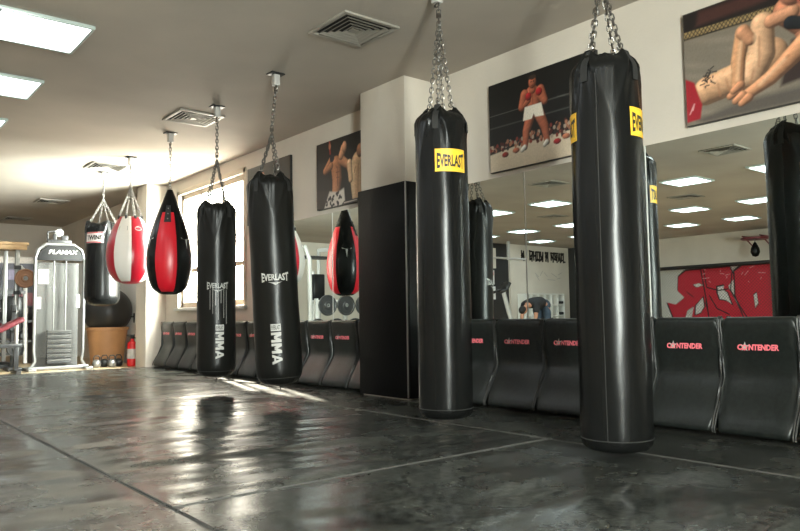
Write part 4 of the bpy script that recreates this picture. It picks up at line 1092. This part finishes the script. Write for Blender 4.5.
# notices on the dark wall, hanging bar
nt_ = thing('notice', 'white paper notice with red heading on the dark wall', 'notice', (-6.95, 14.80, 1.62)); MB().rbox((-.17, -.006, 0), (.17, 0, .42)).build('sheet', M['paper'], nt_, smooth=0); MB().rbox((-.14, -.009, .27), (.14, -.006, .36)).build('heading', M['red_ink'], nt_, smooth=0)
for k in range(3): MB().rbox((-.13, -.009, .20-.06*k), (.10, -.006, .215-.06*k)).build('text_line', M['grey_ink'], nt_, smooth=0)
n2 = thing('notice', 'plain white paper notice below the red-headed one on the dark wall', 'notice', (-6.99, 14.80, 1.18)); MB().rbox((-.17, -.006, 0), (.17, 0, .38)).build('sheet', M['paper'], n2, smooth=0)
for k in range(4): MB().rbox((-.12, -.009, .30-.07*k), (.11, -.006, .315-.07*k)).build('text_line', M['grey_ink'], n2, smooth=0)
hb = thing('hanging_bar', 'white overhead bar hung from the ceiling before the dark wall', 'pull-up bar', (-7.13, 14.2, 2.30)); MB().tube([(.9, 0, .05), (-.75, 0, .05)], .03).build('bar', M['white_metal'], hb); MB().box((.02, 0, .28), (.09, .05, .54)).build('drop_post', M['white_metal'], hb)
wb = thing('wall_board', 'pale board mounted high on the dark wall, seen in the mirror', 'board', (-6.88, 14.80, 2.1)); MB().rbox((-.32, -.012, 0), (.45, 0, .60)).build('panel', M['wall'], wb, smooth=0)

# exercise bike in the mirror
bk = thing('exercise_bike', 'black and white exercise bike seen in the mirror left of the seam', 'exercise bike', (-3.72, 11.5, -.02), R_(20))
MB().box((0, 0, .04), (1.1, .1, .06)).build('base', M['dark_metal'], bk, bevel=.01)
MB().box((.5, 0, .04), (.08, .5, .06)).build('foot', M['dark_metal'], bk, bevel=.01); MB().box((-.5, 0, .04), (.08, .5, .06)).build('foot', M['dark_metal'], bk, bevel=.01)
MB().lathe([(.05, -.03), (.24, -.03), (.25, 0), (.24, .03), (.05, .03)], 32, (-.32, 0, .36), 'y').build('flywheel', M['dark_metal'], bk)
MB().tube([(-.55, 0, .06), (-.30, 0, .75), (-.16, 0, 1.28)], .05, 10).build('front_post', M['white_metal'], bk, smooth=60)
MB().tube([(.35, 0, .06), (.28, 0, .85)], .04, 10).build('seat_post', M['white_metal'], bk)
MB().box((.27, 0, .90), (.28, .2, .08)).build('saddle', M['vinyl'], bk, bevel=.03)
MB().tube([(.05, -.25, 1.24), (-.12, -.22, 1.30), (-.16, 0, 1.30), (-.12, .22, 1.30), (.05, .25, 1.24)], .03, 8).build('handlebar', M['dark_metal'], bk, smooth=60)
MB().box((-.22, 0, 1.40), (.08, .32, .20), Matrix.Rotation(R_(-30), 3, 'Y')).build('console', M['dark_metal'], bk, bevel=.02)

# person bending over in front of the cubby shelf
def skinned(name, pts, edges, rad, m, parent, lv=2, root=0):
    me = bpy.data.meshes.new(name); me.from_pydata(pts, edges, []); o = bpy.data.objects.new(name, me); col.objects.link(o)
    o.modifiers.new('skin', 'SKIN'); sv = me.skin_vertices[0].data
    for i, r in enumerate(rad): sv[i].radius = r if isinstance(r, tuple) else (r, r); sv[i].use_root = (i == root)
    s = o.modifiers.new('sub', 'SUBSURF'); s.levels = lv; s.render_levels = lv
    dg = bpy.context.evaluated_depsgraph_get(); new = bpy.data.meshes.new_from_object(o.evaluated_get(dg))
    bpy.data.objects.remove(o); new.materials.clear(); new.materials.append(m); new.shade_smooth(); new.name = name
    return link(name, new, parent)
pe = thing('person', 'person in dark top and blue jeans bending forward with lowered head', 'person', (-6.93, 12.8, -.02)); pe.scale = (1.12, 1.12, 1.12)
J = {'pel': (0, 0, .88), 'sp': (.22, 0, .97), 'ch': (.46, 0, .95), 'nk': (.62, 0, .86), 'hd': (.74, 0, .76), 'hd2': (.80, 0, .69)}
pts = [J['pel'], J['sp'], J['ch'], J['nk'], J['hd'], J['hd2']]; ed = [(0, 1), (1, 2), (2, 3), (3, 4), (4, 5)]; rd = [(.14, .12), (.13, .11), (.15, .12), .055, .095, .07]
for sgn in (-1, 1):
    b0 = len(pts); pts += [(.0, sgn*.10, .82), (.06, sgn*.12, .44), (-.04, sgn*.12, .07), (.12, sgn*.13, .035)]; ed += [(0, b0), (b0, b0+1), (b0+1, b0+2), (b0+2, b0+3)]; rd += [.095, .06, .042, .035]
    b1_ = len(pts); pts += [(.50, sgn*.19, .88), (.56, sgn*.22, .60), (.58, sgn*.16, .36), (.59, sgn*.15, .27)]; ed += [(2, b1_), (b1_, b1_+1), (b1_+1, b1_+2), (b1_+2, b1_+3)]; rd += [.06, .045, .034, .032]
    for fi in range(5):
        c = len(pts); yy = sgn*(.15+.016*(fi-2)); L = (.055, .075, .08, .075, .06)[fi]
        if fi == 0: pts += [(.625, yy, .25), (.64, yy, .21)]
        else: pts += [(.59+.006*fi, yy, .20), (.60+.006*fi, yy, .20-L)]
        ed += [(b1_+3, c), (c, c+1)]; rd += [.012, .009]
skinned('body', pts, ed, rd, M['skin'], pe)
sh = [J['pel'], J['sp'], J['ch'], (.56, 0, .89)]; se = [(0, 1), (1, 2), (2, 3)]; sr = [(.19, .17), (.19, .165), (.21, .175), .12]
for sgn in (-1, 1): c = len(sh); sh += [(.50, sgn*.19, .88), (.545, sgn*.215, .68)]; se += [(2, c), (c, c+1)]; sr += [.10, .075]
skinned('shirt', sh, se, sr, M['dark_shirt'], pe)
jn = [(.02, 0, .88), (-.05, 0, .90)]; je = [(0, 1)]; jr = [(.20, .185), (.15, .15)]
for sgn in (-1, 1): c = len(jn); jn += [(.0, sgn*.10, .80), (.06, sgn*.12, .44), (-.04, sgn*.12, .09)]; je += [(0, c), (c, c+1), (c+1, c+2)]; jr += [.145, .10, .08]
skinned('jeans', jn, je, jr, M['jeans'], pe)
skinned('hair', [(.70, 0, .83), (.80, 0, .77), (.84, 0, .68)], [(0, 1), (1, 2)], [.09, .10, .06], M['hair'], pe)
for sgn in (-1, 1): skinned('shoe', [(-.06, sgn*.12, .05), (.05, sgn*.125, .045), (.16, sgn*.13, .035)], [(0, 1), (1, 2)], [.05, .05, .035], M['dark_shirt'], pe)

# ------------------------------------------------------------------ light
sun = bpy.data.objects.new('sun', bpy.data.lights.new('sun', 'SUN')); col.objects.link(sun)
sun.data.energy = 80; sun.data.angle = R_(1.2); sun.data.color = (1, .90, .74)
d = Vector((-.26, -1.0, -.66)).normalized(); sun.rotation_euler = d.to_track_quat('-Z', 'Y').to_euler()
po = bpy.data.lights.new('window_portal', 'AREA'); po.shape = 'RECTANGLE'; po.size = WY1-WY0; po.size_y = WZ1-WZ0
po.cycles.is_portal = True
pob = bpy.data.objects.new('window_portal', po); col.objects.link(pob); pob.location = (X1+.12, (WY0+WY1)/2, (WZ0+WZ1)/2)
pob.rotation_euler = Vector((-1, 0, 0)).to_track_quat('-Z', 'Y').to_euler()
# (track quat: local X lies along Y of the room, local Y along Z)
wd_ = bpy.data.worlds.new('daylight'); scene.world = wd_; wd_.use_nodes = True
nt = wd_.node_tree; bg = nt.nodes['Background']; bg.inputs['Strength'].default_value = 1
tc = nt.nodes.new('ShaderNodeTexCoord'); sx = nt.nodes.new('ShaderNodeSeparateXYZ'); nt.links.new(tc.outputs['Generated'], sx.inputs[0])
mr = nt.nodes.new('ShaderNodeMapRange'); mr.inputs['From Min'].default_value = -.75; mr.inputs['From Max'].default_value = -.1
nt.links.new(sx.outputs['Y'], mr.inputs['Value'])
mxn = nt.nodes.new('ShaderNodeMix'); mxn.data_type = 'RGBA'; nt.links.new(mr.outputs['Result'], mxn.inputs['Factor'])
mxn.inputs['A'].default_value = (330*.95, 330*1.0, 330*.95, 1)        # cool sky, brightened behind the camera to strengthen the bag highlights
mxn.inputs['B'].default_value = (31*1.0, 31*.92, 31*.78, 1)        # warm, hazy sky on the sun side
nt.links.new(mxn.outputs['Result'], bg.inputs['Color'])
po2 = bpy.data.lights.new('unseen_window_portal', 'AREA'); po2.shape = 'RECTANGLE'; po2.size = FX1-FX0; po2.size_y = FZ1-FZ0; po2.cycles.is_portal = True
pob = bpy.data.objects.new('unseen_window_portal', po2); col.objects.link(pob); pob.location = ((FX0+FX1)/2, Y0-.10, (FZ0+FZ1)/2)
pob.rotation_euler = Vector((0, 1, 0)).to_track_quat('-Z', 'Y').to_euler()

scene.view_settings.view_transform = 'Standard'; scene.view_settings.look = 'None'
scene.view_settings.exposure = -.38; scene.view_settings.gamma = 1; scene.view_settings.use_curve_mapping = False
cy = scene.cycles
cy.use_denoising = True; cy.max_bounces = 12; cy.diffuse_bounces = 5; cy.glossy_bounces = 6; cy.transparent_max_bounces = 12
cy.denoising_prefilter = 'ACCURATE'; cy.sample_clamp_indirect = 8; cy.blur_glossy = .6
